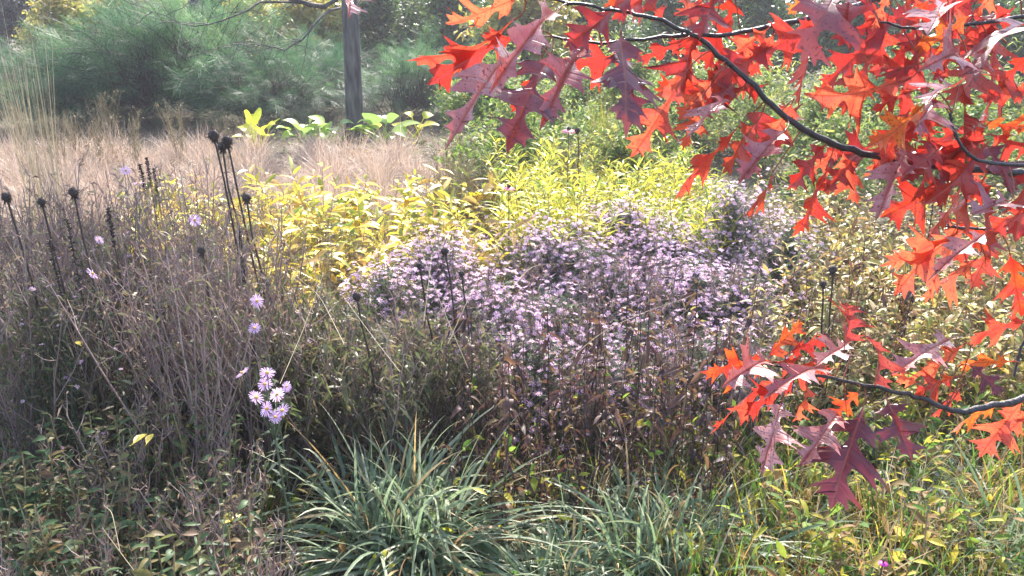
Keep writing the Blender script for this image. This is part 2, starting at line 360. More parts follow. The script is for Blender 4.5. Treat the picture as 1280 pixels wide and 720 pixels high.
# ------------------------------------------------------------------ the ground
b = MB(); n = 160
gx = np.concatenate([np.linspace(-400, -12, 20), np.linspace(-11.8, 11.8, 100), np.linspace(12, 400, 20)]); gy = np.concatenate([np.linspace(-300, -6, 14), np.linspace(-5.8, 19.8, 110), np.linspace(20, 900, 24)])
X, Y = np.meshgrid(gx, gy); Z = .02 * np.sin(X * 2.1 + 1) * np.sin(Y * 1.7) + .012 * np.sin(X * 5.3) * np.cos(Y * 4.7) - .03
Z = np.where((np.abs(X) > 12) | (Y > 20) | (Y < -6), -.03, Z)
idx = np.arange(X.size).reshape(X.shape)
b.add(np.stack([X, Y, Z], -1), np.stack([idx[:-1, :-1], idx[:-1, 1:], idx[1:, 1:], idx[1:, :-1]], -1), np.stack([X * 0 + .5, Y * 0 + .5], -1))
g = b.obj('ground', ground_mat()); g['kind'] = 'structure'

def litter(name, n, x0, x1, y0, y1, mats, probs, Lr=(.02, .06), Wf=.35, z=.0, zt=.05, lean=1.3):
    b = MB()
    mi = rng.choice(len(mats), n, p=probs)
    for k in range(len(mats)):
        q = int((mi == k).sum())
        if not q: continue
        P = np.stack([rng.uniform(x0, x1, q), rng.uniform(y0, y1, q), z + zt * rng.random(q) ** 2], -1)
        L = rng.uniform(*Lr, q); d = cone(q, .2, lean)
        blades(b, P, d, L, L * Wf * rng.uniform(.7, 1.3, q), 2, rng.uniform(.0, .7, q), 'leaf', mat=k)
    o = b.obj(name, mats); return o
tag(litter('leaf_litter', 16000, -3, 3, 1.5, 9.5, [M_dead, M_bapt, M_meadow], [.45, .25, .3]), 'brown and yellow fallen leaf litter covering the soil between plants', 'leaf litter', kind='stuff')
tag(litter('ground_cover', 22000, -2.2, 2.4, 1.5, 4.6, [M_olive, M_meadow, M_green], [.35, .35, .3], (.025, .07), .3, 0, .16, 1.1), 'low mixed green ground cover under the taller plants', 'ground cover', kind='stuff')

# ------------------------------------------------------------------ plant makers
def make_twiggy(h, seed, label='x', leaf=M_dead, stem=M_stem_mauve, nst=15, nl=520, nm='dead_aster_stem', spread=.28, lw=(.02, .045)):
    def f():
        t = root(nm, label, 'plant')
        bs, bl = MB(), MB()
        P = stem_paths(disc(nst, .07), cone(nst, .0, spread), rng.uniform(.72, 1.0, nst) * h, 7, .04, .008)
        tubes(bs, P, .0032, .0014, 4)
        q = nst * 16; i = rng.integers(0, nst, q); s = rng.uniform(.25, 1, q) ** .8
        tb = along(P, i, s); td = nrm(cone(q, .3, 1.0)); tl = rng.uniform(.05, .2, q) * (1.15 - s * .6) * h
        TP = stem_paths(tb, td, tl, 4, -.15, .006); tubes(bs, TP, .0013, .0007, 3)
        j = rng.integers(0, q, nl); lp = along(TP, j, rng.random(nl)); L = rng.uniform(*lw, nl)
        blades(bl, lp, cone(nl, .3, 2.6), L, L * rng.uniform(.12, .3, nl), 2, rng.uniform(.1, .9, nl), 'leaf')
        tip = TP[:, -1]; n3 = 5; c = np.repeat(tip, n3, 0); L = rng.uniform(.005, .013, len(c))
        blades(bl, c, cone(len(c), .0, 1.5), L, L * .5, 1, 0, 'leaf')
        bs.obj('stem', stem, t); bl.obj('foliage', leaf, t); return t
    return f
def flowers(b, c, nd, r, npet=11, mp=0, md=1, disc_r=.28):
    """daisy heads of radius r at c facing nd: narrow petals round a raised disc"""
    c = np.asarray(c); n = len(c); r = np.broadcast_to(r, (n,)); a1 = nrm(np.cross(nd, rvec(n))); a2 = np.cross(nd, a1)
    for k in range(npet):
        th = 2 * np.pi * (k + rng.uniform(-.3, .3, n)) / npet
        o = a1 * np.cos(th)[:, None] + a2 * np.sin(th)[:, None]
        d = nrm(o + nd * rng.uniform(-.15, .35, n)[:, None])
        blades(b, c + o * (r * .2)[:, None], d, r * rng.uniform(.7, .9, n), r * .30, 2, .05, 'petal', side=np.cross(nd, o), mat=mp)
    th = np.arange(6) * np.pi / 3
    V = c[:, None] + (a1[:, None] * np.cos(th)[None, :, None] + a2[:, None] * np.sin(th)[None, :, None]) * (r * disc_r)[:, None, None] + nd[:, None] * (r * .12)[:, None, None]
    idx = np.arange(n * 6).reshape(n, 6); F = np.concatenate([idx[:, [0, 1, 2, 3]], idx[:, [0, 3, 4, 5]]])
    UV = np.zeros((n, 6, 2)); UV[..., 0] = rng.random(n)[:, None]
    b.add(V, F, UV, md)
def aster_mound(R, h, nfl, label, loc, sc=1, green=1.0, nleaf=3600, fr=(.009, .0125), leafm=M_aster_leaf, group='purple aster mounds in bloom'):
    t = root('aster_mound', label, 'flowering plant', group, (loc[0], loc[1], 0))
    bs, bl, bf = MB(), MB(), MB()
    n = 150
    d = cone(n, 0, 1.25); d[:, 2] = np.abs(d[:, 2])
    surf = d * np.array([R, R, h]) * rng.uniform(.82, 1.08, n)[:, None]
    base = disc(n, .1); s = np.linspace(0, 1, 6)
    P = base[:, None] + (surf - base)[:, None] * s[None, :, None]; P[..., 2] += (.12 * h * np.sin(np.pi * s))[None]; P += rng.normal(size=P.shape) * .006
    tubes(bs, P, .0022, .0011, 3)
    i = rng.integers(0, n, nleaf); lp = along(P, i, rng.uniform(.3, 1, nleaf)) + rng.normal(size=(nleaf, 3)) * .022
    L = rng.uniform(.018, .045, nleaf)
    blades(bl, lp, cone(nleaf, .2, 1.7), L, L * rng.uniform(.13, .22, nleaf), 2, .2, 'leaf')
    i = rng.integers(0, n, nfl); fp = along(P, i, rng.uniform(.84, 1, nfl)) + rng.normal(size=(nfl, 3)) * np.array([.085, .085, .04]) ; fp[:, 2] += .02
    fp[:, 2] = np.maximum(fp[:, 2], .1)
    k = int(nfl); TP = np.stack([along(P, i, rng.uniform(.6, .85, k)), fp], 1); tubes(bs, TP, .001, .0006, 3)
    nd = nrm(cone(nfl, 0, .9) + nrm(fp * np.array([1, 1, .3])) * .6)
    flowers(bf, fp, nd, rng.uniform(*fr, nfl), 10)
    bs.obj('stem', M_aster_leaf, t); bl.obj('foliage', leafm, t); bf.obj('blossoms', [M_petal, M_disc], t)
    return t
def make_willow(seed, nst=9, h=.58, L=(.055, .09), W=.12, mat=M_willow, nm='willow_leaf_plant', nleaf=30, lean=.55, droop=.25, up=(.5, 1.3)):
    def f():
        t = root(nm, 'x', 'plant'); bs, bl = MB(), MB()
        P = stem_paths(disc(nst, .09), cone(nst, .05, lean), rng.uniform(.75, 1.05, nst) * h, 6, .12, .008)
        tubes(bs, P, .003, .0016, 4)
        q = nst * nleaf; i = np.repeat(np.arange(nst), nleaf); s = np.tile(np.linspace(.22, 1, nleaf), nst)
        a = np.tile(np.arange(nleaf) * 2.4, nst) + rng.uniform(-.4, .4, q); tilt = rng.uniform(*up, q)
        d = np.stack([np.cos(a) * np.sin(tilt), np.sin(a) * np.sin(tilt), np.cos(tilt)], -1)
        l = rng.uniform(*L, q) * (1.05 - .45 * (s - .6).clip(0))
        side = np.cross(d, np.array([0, 0, 1.0])) + rng.normal(size=(q, 3)) * .35
        blades(bl, along(P, i, s), d, l, l * W * rng.uniform(.8, 1.3, q), 4, rng.uniform(.0, 2 * droop, q), 'leaf', side=side, fold=.35)
        bs.obj('stem', M_tanstem, t); bl.obj('foliage', mat, t); return t
    return f
def make_tuft(nb, h, W, mat, nm='grass_tuft', lean=(.05, .8), droop=(.1, .5), nseg=5, panicle=0, r=.08, dry=None, dryfrac=0, part='foliage'):
    def f():
        t = root(nm, 'x', 'grass'); bl = MB()
        d = cone(nb, *lean); L = rng.uniform(.6, 1.1, nb) * h
        dr = rng.uniform(*droop, nb)
        side = np.cross(d, np.array([0, 0, 1.0])) + rng.normal(size=(nb, 3)) * .3
        if dryfrac:
            k = int(nb * dryfrac)
            P2 = blades(bl, disc(k, r), d[:k], L[:k], W * rng.uniform(.5, .9, k), nseg, dr[:k], 'blade', side=side[:k], mat=1)
            P = blades(bl, disc(nb - k, r), d[k:], L[k:], W * rng.uniform(.6, 1.15, nb - k), nseg, dr[k:], 'blade', side=side[k:], fold=.3)
        else:
            P = blades(bl, disc(nb, r), d, L, W * rng.uniform(.6, 1.2, nb), nseg, dr, 'blade', side=side)
        bl.obj(part, [mat, dry] if dry else mat, t)
        if panicle:
            bp = MB(); q = panicle; i = rng.integers(0, P.shape[0], q); s = rng.uniform(.6, 1, q)
            p = along(P, i, s) + rng.normal(size=(q, 3)) * .025 + np.array([0, 0, .02]); l = rng.uniform(.006, .016, q)
            blades(bp, p, cone(q, .1, 1.6), l, l * .3, 1, .1, 'leaf'); bp.obj('seed_sprays', mat, t)
        return t
    return f
def make_shrub(R, h, nleaf, L, Wf, mat, nm='leafy_shrub', nst=40, stem=M_tanstem, clump=26, shell=.55, nseg=2, droop=.2, z0=.0):
    def f():
        t = root(nm, 'x', 'shrub'); bs, bl = MB(), MB()
        d = cone(nst, 0, 1.35); surf = d * np.array([R, R, h - z0]) * rng.uniform(.6, 1.08, nst)[:, None] + np.array([0, 0, z0])
        base = disc(nst, R * .15); s = np.linspace(0, 1, 6)
        P = base[:, None] + (surf - base)[:, None] * s[None, :, None]; P[..., 2] += (.15 * h * np.sin(np.pi * s))[None]; P += rng.normal(size=P.shape) * .02 * h
        tubes(bs, P, .008 * h + .002, .0015, 4)
        cc = nst * 8; i = rng.integers(0, nst, cc); C = along(P, i, rng.uniform(shell, 1, cc)) + rng.normal(size=(cc, 3)) * .06 * h
        j = rng.integers(0, cc, nleaf); lp = C[j] + rng.normal(size=(nleaf, 3)) * .07 * R
        l = rng.uniform(*L, nleaf); dd = cone(nleaf, .3, 2.2); side = np.cross(dd, np.array([0, 0, 1.0])) + rng.normal(size=(nleaf, 3)) * .6
        blades(bl, lp, dd, l, l * Wf * rng.uniform(.8, 1.2, nleaf), nseg, rng.uniform(0, 2 * droop, nleaf), 'leaf', side=side, u=np.clip(rng.random(cc)[j] * .6 + rng.random(nleaf) * .4, 0, 1))
        bs.obj('stem', stem, t); bl.obj('foliage', mat, t); return t
    return f
def make_juniper(R, h, seed, nsp=300):
    def f():
        t = root('juniper_shrub', 'x', 'shrub'); bs, bl = MB(), MB()
        # arching plumes: a main axis that bends over, with side sprays of scale needles
        nb = 34; Bd = cone(nb, .1, 1.5); bi = rng.integers(0, nb, nsp); d = nrm(Bd[bi] + rng.normal(size=(nsp, 3)) * .11); ln = rng.uniform(.62, 1.08, nb)[bi] * rng.uniform(.72, 1.05, nsp); bu = rng.random(nb)
        tipp = d * np.array([R, R, h]) * ln[:, None]; lean = nrm(np.stack([-np.ones(nsp), -.2 * np.ones(nsp), .35 * np.ones(nsp)], -1) + rng.normal(size=(nsp, 3)) * .8)
        base = disc(nsp, R * .55); base[:, 2] = rng.uniform(.03, .25, nsp) * h; base = base * .5 + tipp * .25 * np.array([1, 1, .6])
        s = np.linspace(0, 1, 6); P = base[:, None] + (tipp - base)[:, None] * s[None, :, None]
        P += lean[:, None] * (.22 * s ** 2)[None, :, None]; P[..., 2] += (.12 * h * np.sin(np.pi * s * .9))[None]; P += rng.normal(size=P.shape) * .02
        tubes(bs, P, .0045, .0015, 3)
        q = nsp * 13; i = rng.integers(0, nsp, q); ss = rng.uniform(.35, 1, q) ** .8
        bp = along(P, i, ss); ax = nrm(P[i, -1] - P[i, -3]); sd = nrm(np.cross(ax, rvec(q)))
        dd = nrm(ax * 1.1 + sd * .7); l = rng.uniform(.10, .22, q) * (1.25 - ss * .6)
        TP = stem_paths(bp, dd, l, 3, .15, .004)
        u0 = np.clip(bu[bi][i] * .55 + rng.random(nsp)[i] * .25 + rng.random(q) * .15, 0, 1)
        fl = nrm(np.cross(dd, np.array([0, 0, 1.0])) + rng.normal(size=(q, 3)) * .35)
        for k in range(7):
            sp_ = (k + rng.random(q)) / 7; c = along(TP, np.arange(q), sp_); sgn = 1 if k % 2 else -1
            nd = nrm(dd * 1.15 + fl * sgn * .7 + rvec(q) * .2); ll = rng.uniform(.08, .135, q) * (1.2 - .6 * sp_)
            blades(bl, c, nd, ll, ll * .3, 1, .1, 'leaf', side=np.cross(nd, np.cross(dd, fl)), u=np.clip(u0 + .12 * sp_, 0, 1))
        bs.obj('stem', M_darkstem, t); bl.obj('foliage', M_juniper, t); return t
    return f
def make_deadstalk(h, seed, nl=16, mats=(M_darkdead,), yl=0):
    def f():
        t = root('dead_stalk', 'x', 'dead stalk'); bs, bl = MB(), MB()
        P = stem_paths(np.zeros((1, 3)), cone(1, 0, .12), [h], 8, 0, .006); tubes(bs, P, .0024, .0013, 5)
        i = np.zeros(nl, int); s = rng.uniform(.2, 1, nl); L = rng.uniform(.02, .06, nl)
        blades(bl, along(P, i, s), cone(nl, .6, 1.8), L, L * rng.uniform(.25, .5, nl), 4, rng.uniform(.7, 1.4, nl), 'leaf', fold=.5, curl=rvec(nl))
        if yl:
            s = rng.uniform(.1, .7, yl); L = rng.uniform(.03, .06, yl)
            blades(bl, along(P, np.zeros(yl, int), s), cone(yl, .5, 1.3), L, L * .3, 3, .3, 'leaf', mat=1, fold=.3)
        q = 16; c = along(P, np.zeros(q, int), rng.uniform(.8, 1, q)); L = rng.uniform(.008, .018, q); blades(bl, c, cone(q, 0, 1.2), L, L * .5, 1, 0, 'leaf')
        bs.obj('stem', M_darkstem, t); bl.obj('foliage', [M_darkdead, M_meadow], t); return t
    return f
def seed_stalk(px, py, d, r, label, basepx=None, group='dark round seed heads on tall bare stalks', nleaf=5):
    top = atd(px, py, d); bx = atd(*basepx, d)[0] if basepx else top[0] + random.uniform(-.03, .05)
    t = root('seed_head_stalk', label, 'seed head', group, (bx, top[1] + random.uniform(-.05, .1), 0))
    o = np.array(t.location); e = top - o
    s = np.linspace(0, 1, 9)[:, None]; P = s * e + np.sin(np.pi * s) * np.array([.012, .01, 0]); P[1:-1] += rng.normal(size=(7, 3)) * .003
    b = MB(); tubes(b, P[None], .0042, .003, 6)
    L = rng.uniform(.03, .055, nleaf); q = along(P[None], np.zeros(nleaf, int), rng.uniform(.15, .75, nleaf))
    b.obj('stem', M_darkstem, t)
    bl = MB(); blades(bl, q, cone(nleaf, 1.2, 2.2), L, L * .25, 4, 1.0, 'leaf', fold=.5, curl=rvec(nleaf)); bl.obj('leaves', M_seed, t)
    h = MB(); ball(h, e, r * .72, 10, 8); n = 150; dd = rvec(n); blades(h, e + dd * r * .6, dd, rng.uniform(.3, .5, n) * r, r * .14, 1, 0, 'blade')
    n = 14; a = np.arange(n) * 6.283 / n; dd = np.stack([np.cos(a), np.sin(a), -np.full(n, .9)], -1); blades(h, np.repeat(e[None], n, 0) - np.array([0, 0, r * .4]), dd, r * .9, r * .22, 2, .3, 'leaf')
    h.obj('seed_head', M_seed, t); return t

# ------------------------------------------------------------------ background: dark evergreens, gold shrubs, junipers
def make_tree(nm, h, R, mat, nleaf, L, trunk_r, z0, cat='tree', ncl=150):
    def f():
        t = root(nm, 'x', cat); bt, bl = MB(), MB()
        P = stem_paths(np.zeros((1, 3)), np.array([[0.02, 0, 1.0]]), [h * .92], 8, 0, .02); tubes(bt, P, trunk_r, trunk_r * .2, 9)
        nb = 26; i = np.zeros(nb, int); s = rng.uniform(z0 / h, .95, nb); bp = along(P, i, s); d = cone(nb, .7, 1.5); BP = stem_paths(bp, d, R * rng.uniform(.6, 1, nb) * (1.15 - .6 * s), 5, .0, .05); tubes(bt, BP, trunk_r * .28, .006, 5)
        C = np.concatenate([along(BP, rng.integers(0, nb, ncl), rng.uniform(.25, 1, ncl))]) + rng.normal(size=(ncl, 3)) * .12 * R
        j = rng.integers(0, ncl, nleaf); lp = C[j] + rng.normal(size=(nleaf, 3)) * .11 * R; l = rng.uniform(*L, nleaf)
        blades(bl, lp, cone(nleaf, .4, 2.4), l, l * .5, 2, .3, 'leaf', u=np.clip(rng.random(ncl)[j] * .6 + rng.random(nleaf) * .4, 0, 1))
        bt.obj('trunk', M_bark, t); bl.obj('crown', mat, t); return t
    return f
K = Kind([make_tree('evergreen_tree', 6, 1.9, M_dkgreen, 26000, (.07, .16), .16, .2, ncl=260) for _ in range(2)])
for i, x in enumerate(np.linspace(-11, 11, 22)):
    K.put((x * 1.2 + random.uniform(-.4, .4), 18.2 + random.uniform(-1, 1.6)), sc=random.uniform(.5, .72), label='tall dark evergreen tree at the very back behind the junipers and gold shrubs', cat='tree', group='dark evergreen trees along the back')
K = Kind([make_shrub(1.0, 1.55, 9000, (.07, .13), .5, M_goldtree, 'gold_leaf_shrub', stem=M_bark) for _ in range(2)])
for px, dd, sc, lb in [(95, 12.4, .82, 'gold leaved shrub behind the juniper beside the tall dry grass'), (175, 12.6, .9, 'gold leaved shrub above the broadest juniper, at the top edge'),
                       (315, 12.3, .78, 'yellow green shrub behind the junipers under the bare twigs'), (390, 12.0, .85, 'gold shrub directly behind the bare twigs, near the tree trunk'),
                       (650, 11.0, .95, 'yellow green shrub glowing behind the first red oak leaves')]:
    p = atd(px, 60, dd); K.put((p[0], p[1]), sc=sc, label=lb, cat='shrub', group='gold leaved shrubs behind the junipers')
JU = Kind([make_juniper(1.4, 1.0, i, 330) for i in range(3)])
for px, dd, sc, lb in [(-50, 9.7, .95, 'feathery juniper cut by the frame edge behind tall dry grass'), (70, 9.5, .9, 'broad blue green juniper behind the pale grass, below the gold leaves'),
                       (165, 9.8, 1.12, 'full rounded juniper between the gold leaves and the thin weeds'), (255, 10.1, 1.42, 'tallest arching juniper in the middle of the hedge'), (345, 9.6, .86, 'juniper with drooping sprays next to the yellow hosta'),
                       (410, 10.6, .84, 'small juniper partly hidden by the tree trunk'), (515, 10.0, .80, 'low juniper between the tree trunk and the red oak leaves'),
                       (610, 10.6, .8, 'juniper seen through the gaps of the first oak leaves'), (1085, 8.2, .75, 'dark feathery juniper seen between the upper oak leaves')]:
    p = atd(px, 120, dd); JU.put((p[0], p[1]), sc=sc, label=lb, cat='juniper', group='spreading junipers along the back')
# right-hand background behind the oak
K = Kind([make_shrub(.62, .75, 5200, (.03, .065), .42, M_tapestry, 'variegated_shrub', clump=30) for _ in range(3)])
for k, (x, y) in enumerate(field(26, -.2, 4.6, 5.4, 9.4, .62)):
    K.put((x, y), sc=random.uniform(.8, 1.15), label='leafy shrub with mixed pale and green leaves behind the oak branches', cat='shrub', group='mixed leafy shrubs behind the oak')
K = Kind([make_willow(3, 16, .95, (.08, .15), .1, M_lime, 'bamboo_clump', 26, .5, .4)])
for px, dd, lb in [(960, 8.6, 'lime green narrow leaved clump above the upper oak branch'), (880, 9.4, 'lime green narrow leaved clump behind the oak branch fork'), (1215, 8.8, 'lime green narrow leaved clump behind the densest oak leaves'), (740, 9.2, 'lime green narrow leaved clump behind the pink glossy oak leaves')]:
    p = atd(px, 60, dd); K.put((p[0], p[1]), sc=1.15, label=lb, cat='plant', group='lime green narrow leaved clumps')
K = Kind([make_shrub(1.3, 1.7, 12000, (.06, .12), .45, M_green, 'green_shrub', stem=M_bark) for _ in range(2)])
for px, dd in [(478, 13.0), (560, 12.5), (720, 12.2), (830, 11.6), (940, 12.3), (1060, 11.5), (1180, 12.0), (1300, 11.4)]:
    p = atd(px, 60, dd); K.put((p[0], p[1]), sc=random.uniform(.85, 1.1), label='big green shrub far behind the red oak branches', cat='shrub', group='big green shrubs far behind the oak')

# the bare-limbed tree with its crown above the frame
def landscape_tree():
    base = at(444, 172, 0); bx, by = base[0], base[1]
    t = root('shade_tree', 'slender dark trunked tree standing behind the pale grass among hostas', 'tree', None, (bx, by, -.02))
    bt, bl = MB(), MB()
    s = np.linspace(0, 1, 10)
    P = np.stack([.03 * np.sin(s * 5), .02 * np.cos(s * 4), s * 7.0], -1); bt2 = MB()
    tubes(bt, P[None], .088, .035, 14)
    fl = np.stack([P[0], P[0] + (0, 0, .05), P[0] + (0, 0, .14)]); tubes(bt, fl[None], .15, .09, 14)
    trunk = bt.obj('trunk', M_bark, t)
    bb = MB()
    def limb(pts, r0, r1, sides=7):
        p = np.asarray(pts, float); k = 12; ss = np.linspace(0, len(p) - 1, k); j = np.minimum(ss.astype(int), len(p) - 2); f = (ss - j)[:, None]
        q = p[j] * (1 - f) + p[j + 1] * f; q[1:-1] = (q[:-2] + q[1:-1] * 2 + q[2:]) / 4; q[1:-1] += rng.normal(size=(k - 2, 3)) * .008
        lb = MB(); tubes(lb, q[None], r0, r1, sides); lb.obj('branch', M_bark, t); return q
    o = np.array([bx, by, -.02])
    D = by * 1.02
    L_ = lambda px, py, dd: atd(px, py, dd) - o
    a = limb([P[3], L_(425, 10, D), L_(380, 4, D - .3), L_(335, -8, D - .5), L_(290, -14, D - .7)], .035, .01)
    c = limb([L_(425, 10, D), L_(395, 25, D - .3), L_(385, 45, D - .4), L_(360, 62, D - .5), L_(330, 58, D - .6), L_(300, 52, D - .7)], .014, .003)
    e = limb([L_(380, 4, D - .3), L_(330, 0, D - .5), L_(285, 25, D - .8), L_(240, 36, D - 1), L_(190, 15, D - 1.1)], .012, .003)
    limb([P[3], L_(470, 5, D), L_(500, -15, D - .2), L_(560, -50, D - .3)], .03, .01)
    tw = np.concatenate([a, c, e]); n = 42; i = rng.integers(3, len(tw), n); d = nrm(rng.normal(size=(n, 3)) * np.array([1, .6, .6]) + np.array([-.5, -.3, -.2]))
    TP = stem_paths(tw[i], d, rng.uniform(.15, .5, n), 6, .15, .018); tubes(bb, TP, .004, .0015, 4)
    limbs = []
    for k in range(16):
        z = rng.uniform(4.4, 6.4); an = rng.uniform(0, 6.28); R = rng.uniform(.9, 1.75)
        st = np.array([0, 0, z]); en = st + np.array([math.cos(an) * R, math.sin(an) * R, rng.uniform(.1, .9)])
        limbs.append(limb([st, (st + en) / 2 + (0, 0, .12), en], .028, .006))
    bb.obj('twigs', M_bark, t)
    A = np.concatenate(limbs); nc = 330; C = A[rng.integers(2, len(A), nc)] + rng.normal(size=(nc, 3)) * np.array([.32, .32, .25]); C[:, 2] = np.maximum(C[:, 2], 4.3)
    nl = 7200; j = rng.integers(0, nc, nl); lp = C[j] + rng.normal(size=(nl, 3)) * .16; l = rng.uniform(.06, .11, nl)
    blades(bl, lp, cone(nl, .5, 2.3), l, l * .55, 2, .3, 'leaf'); bl.obj('crown', M_goldtree, t)
    return t
landscape_tree()

# hostas round the trunk
def hosta(px, py, n, L, mat, label, sc=1, up=(.35, 1.1)):
    p = at(px, py, .0); t = root('hosta', label, 'hosta', 'hostas around the tree trunk', (p[0], p[1], 0))
    bl, bs = MB(), MB(); d = cone(n, *up); pl = rng.uniform(.14, .26, n) * sc; base = disc(n, .05)
    P = stem_paths(base, d, pl, 4, .05, .004); tubes(bs, P, .006, .004, 5)
    dd = nrm(d * np.array([1, 1, .35]) + np.array([0, 0, .12])); l = rng.uniform(*L, n) * sc
    blades(bl, P[:, -1], dd, l, l * rng.uniform(.55, .7, n), 8, rng.uniform(.15, .6, n), 'heart', side=np.cross(dd, np.array([0, 0, 1.0])) + rng.normal(size=(n, 3)) * .25, fold=.3)
    bs.obj('leaf_stalk', mat, t); bl.obj('foliage', mat, t); return t
hosta(322, 186, 14, (.17, .26), M_hosta_y, 'bright yellow hosta with upright leaves beside the juniper', .92, (.1, 1.0))
hosta(382, 182, 13, (.2, .27), M_hosta_g, 'grey green hosta with broad flat leaves just beside the trunk', .9)
hosta(415, 180, 13, (.2, .27), M_hosta_g, 'grey green hosta half hidden by the trunk base', .9)
hosta(478, 178, 13, (.18, .26), M_hosta_g, 'green hosta on the oak side of the trunk')
hosta(520, 172, 5, (.16, .24), M_hosta_y, 'small hosta with a yellow and a lime leaf near the low juniper', .9)

# ------------------------------------------------------------------ pale grass band
K = Kind([make_tuft(420, .5, .0042, M_tan, 'pale_grass_tuft', (.05, 1.05), (.15, .8), 4, 1500, .1) for _ in range(4)])
for x, y in scatter(78, -80, 575, 156, 236, .30, .28):
    K.put((x, y), sc=random.uniform(.75, 1.05), label='pale tan ornamental grass tuft in the dry band before the junipers', cat='ornamental grass', group='pale dry grass tufts before the junipers')
# weeds standing at the juniper foot
K = Kind([make_twiggy(.75, 5, leaf=M_olive, stem=M_tanstem, nst=12, nl=500, nm='tall_weed', spread=.35, lw=(.015, .035)) for _ in range(2)])
for x, y in scatter(8, 20, 300, 112, 150, .5, .3):
    K.put((x, y), sc=random.uniform(.6, .85), label='thin grey green weed rising against the dark juniper foot', cat='weed', group='thin weeds at the foot of the junipers')
for x, y in scatter(20, 190, 640, 235, 320, .46, .26):
    K.put((x, y), sc=random.uniform(.55, .75), label='grey green weed growing up between the yellow leaved plants', cat='weed', group='grey green weeds among the yellow plants')
for x, y in scatter(22, 545, 720, 178, 235, .4, .24):
    K.put((x, y), sc=random.uniform(.6, .85), label='grey green weed between the pale grass and the yellow plants', cat='weed', group='grey green weeds beside the yellow plants')
# tall feathery dry grass at the edge
K = Kind([make_tuft(90, 1.5, .004, M_straw, 'tall_dry_grass', (.0, .14), (.0, .06), 6, 500, .08)])
p = at(12, 20, 1.38); K.put((p[0], p[1]), label='tall pale feathery grass standing upright at the frame edge before the juniper', cat='ornamental grass')
p = at(752, 128, .62)
Kind([make_tuft(260, .7, .005, M_meadow, 'upright_grass', (.0, .25), (.0, .1), 4, 0, .1)]).put((p[0], p[1]), label='upright olive grass clump under the dark hanging oak leaf', cat='ornamental grass')

# ------------------------------------------------------------------ yellow band
K = Kind([make_willow(i, 7, .52, (.07, .17), .27, M_yellow, 'yellow_leaf_plant', 13, .75, .35, (.6, 1.6)) for i in range(4)])
for x, y in scatter(38, 165, 650, 220, 322, .40, .22):
    K.put((x, y), sc=random.uniform(.8, 1.1), label='yellow autumn leaved plant in the bright band behind the asters', cat='plant', group='yellow leaved plants across the middle')
K = Kind([make_willow(i, 11, .6, (.07, .11), .13, M_willow, 'willow_leaf_plant', 34, .5, .2) for i in range(4)])
for x, y in scatter(22, 655, 880, 176, 262, .52, .22):
    K.put((x, y), sc=random.uniform(.8, 1.18), label='yellow green plant with narrow willow leaves behind the purple mounds', cat='plant', group='narrow leaved yellow green plants')
# ------------------------------------------------------------------ fading yellow-tan plants to the right
K = Kind([make_willow(i, 10, .62, (.03, .07), .34, (M_bapt, M_fade2)[i % 2], 'fading_leaf_plant', 21, .75, .4, (.5, 1.9)) for i in range(4)])
for x, y in scatter(46, 965, 1330, 225, 390, .5, .19):
    K.put((x, y), sc=random.uniform(.8, 1.1), label='bushy plant with fading tan and yellow oval leaves behind the oak branches', cat='plant', group='fading oval leaved plants behind the oak')

# ------------------------------------------------------------------ purple asters
for px, py, h, R, nf, lb in [
        (690, 292, .46, .38, 430, 'pale purple aster mound touching the yellow plants'),
        (790, 262, .50, .42, 560, 'densest purple aster mound, in the middle of the drift'),
        (915, 240, .58, .32, 300, 'tall aster mound with a dark green flank beside the tan plants'),
        (865, 335, .40, .40, 420, 'purple aster mound in front of the dark green one'),
        (545, 300, .50, .30, 380, 'slim purple aster clump under the small black seed heads'),
        (610, 365, .42, .32, 330, 'thin flowered aster clump behind the dead brown stalks'),
        (930, 352, .40, .26, 170, 'sparse aster clump next to the twin seed heads'),
        (815, 405, .34, .34, 190, 'low fading aster clump behind the dead stalks'),
        (735, 318, .40, .38, 300, 'broad pale aster mound under the arching straw'), (830, 292, .44, .36, 330, 'bright purple aster mound between the densest and the green flanked one'),
        (690, 372, .38, .26, 130, 'greyish aster clump thick with spent stems'), (905, 425, .36, .28, 160, 'pale aster clump touching the lower oak leaves'), (985, 285, .48, .22, 110, 'small aster clump at the tan plants'),
        (478, 345, .46, .30, 210, 'thin aster clump beside the nodding seed head'), (655, 425, .36, .32, 170, 'low aster clump right behind the first dead stalks'), (765, 448, .32, .26, 150, 'lowest aster clump, threaded with dead stalks')]:
    p = at(px, py, h); aster_mound(R, h, int(nf * 2.15), lb, p, nleaf=2600, fr=(.009, .0135))
for px, py, h, R, nf, lb in [(150, 300, .62, .34, 60, 'faded aster with a few pale flowers among the mauve stems'), (125, 325, .66, .3, 130, 'faded aster clump near the thin dark spike'), (215, 345, .6, .3, 140, 'faded aster clump between mauve stems and the low seed head'), (330, 385, .55, .26, 90, 'faded aster clump behind the lilac cluster'), (60, 365, .7, .3, 70, 'faded aster clump close to the frame edge'), (240, 288, .56, .26, 30, 'faded aster with single flowers below the yellow band'), (285, 330, .55, .3, 40, 'faded aster under the tall black seed heads'),
                             (420, 372, .48, .28, 24, 'olive aster nearly out of flower between pale straws')]:
    p = at(px, py, h); aster_mound(R, h, nf, lb, p, nleaf=2600, fr=(.006, .0095), leafm=M_olive, group='fading asters with few flowers')

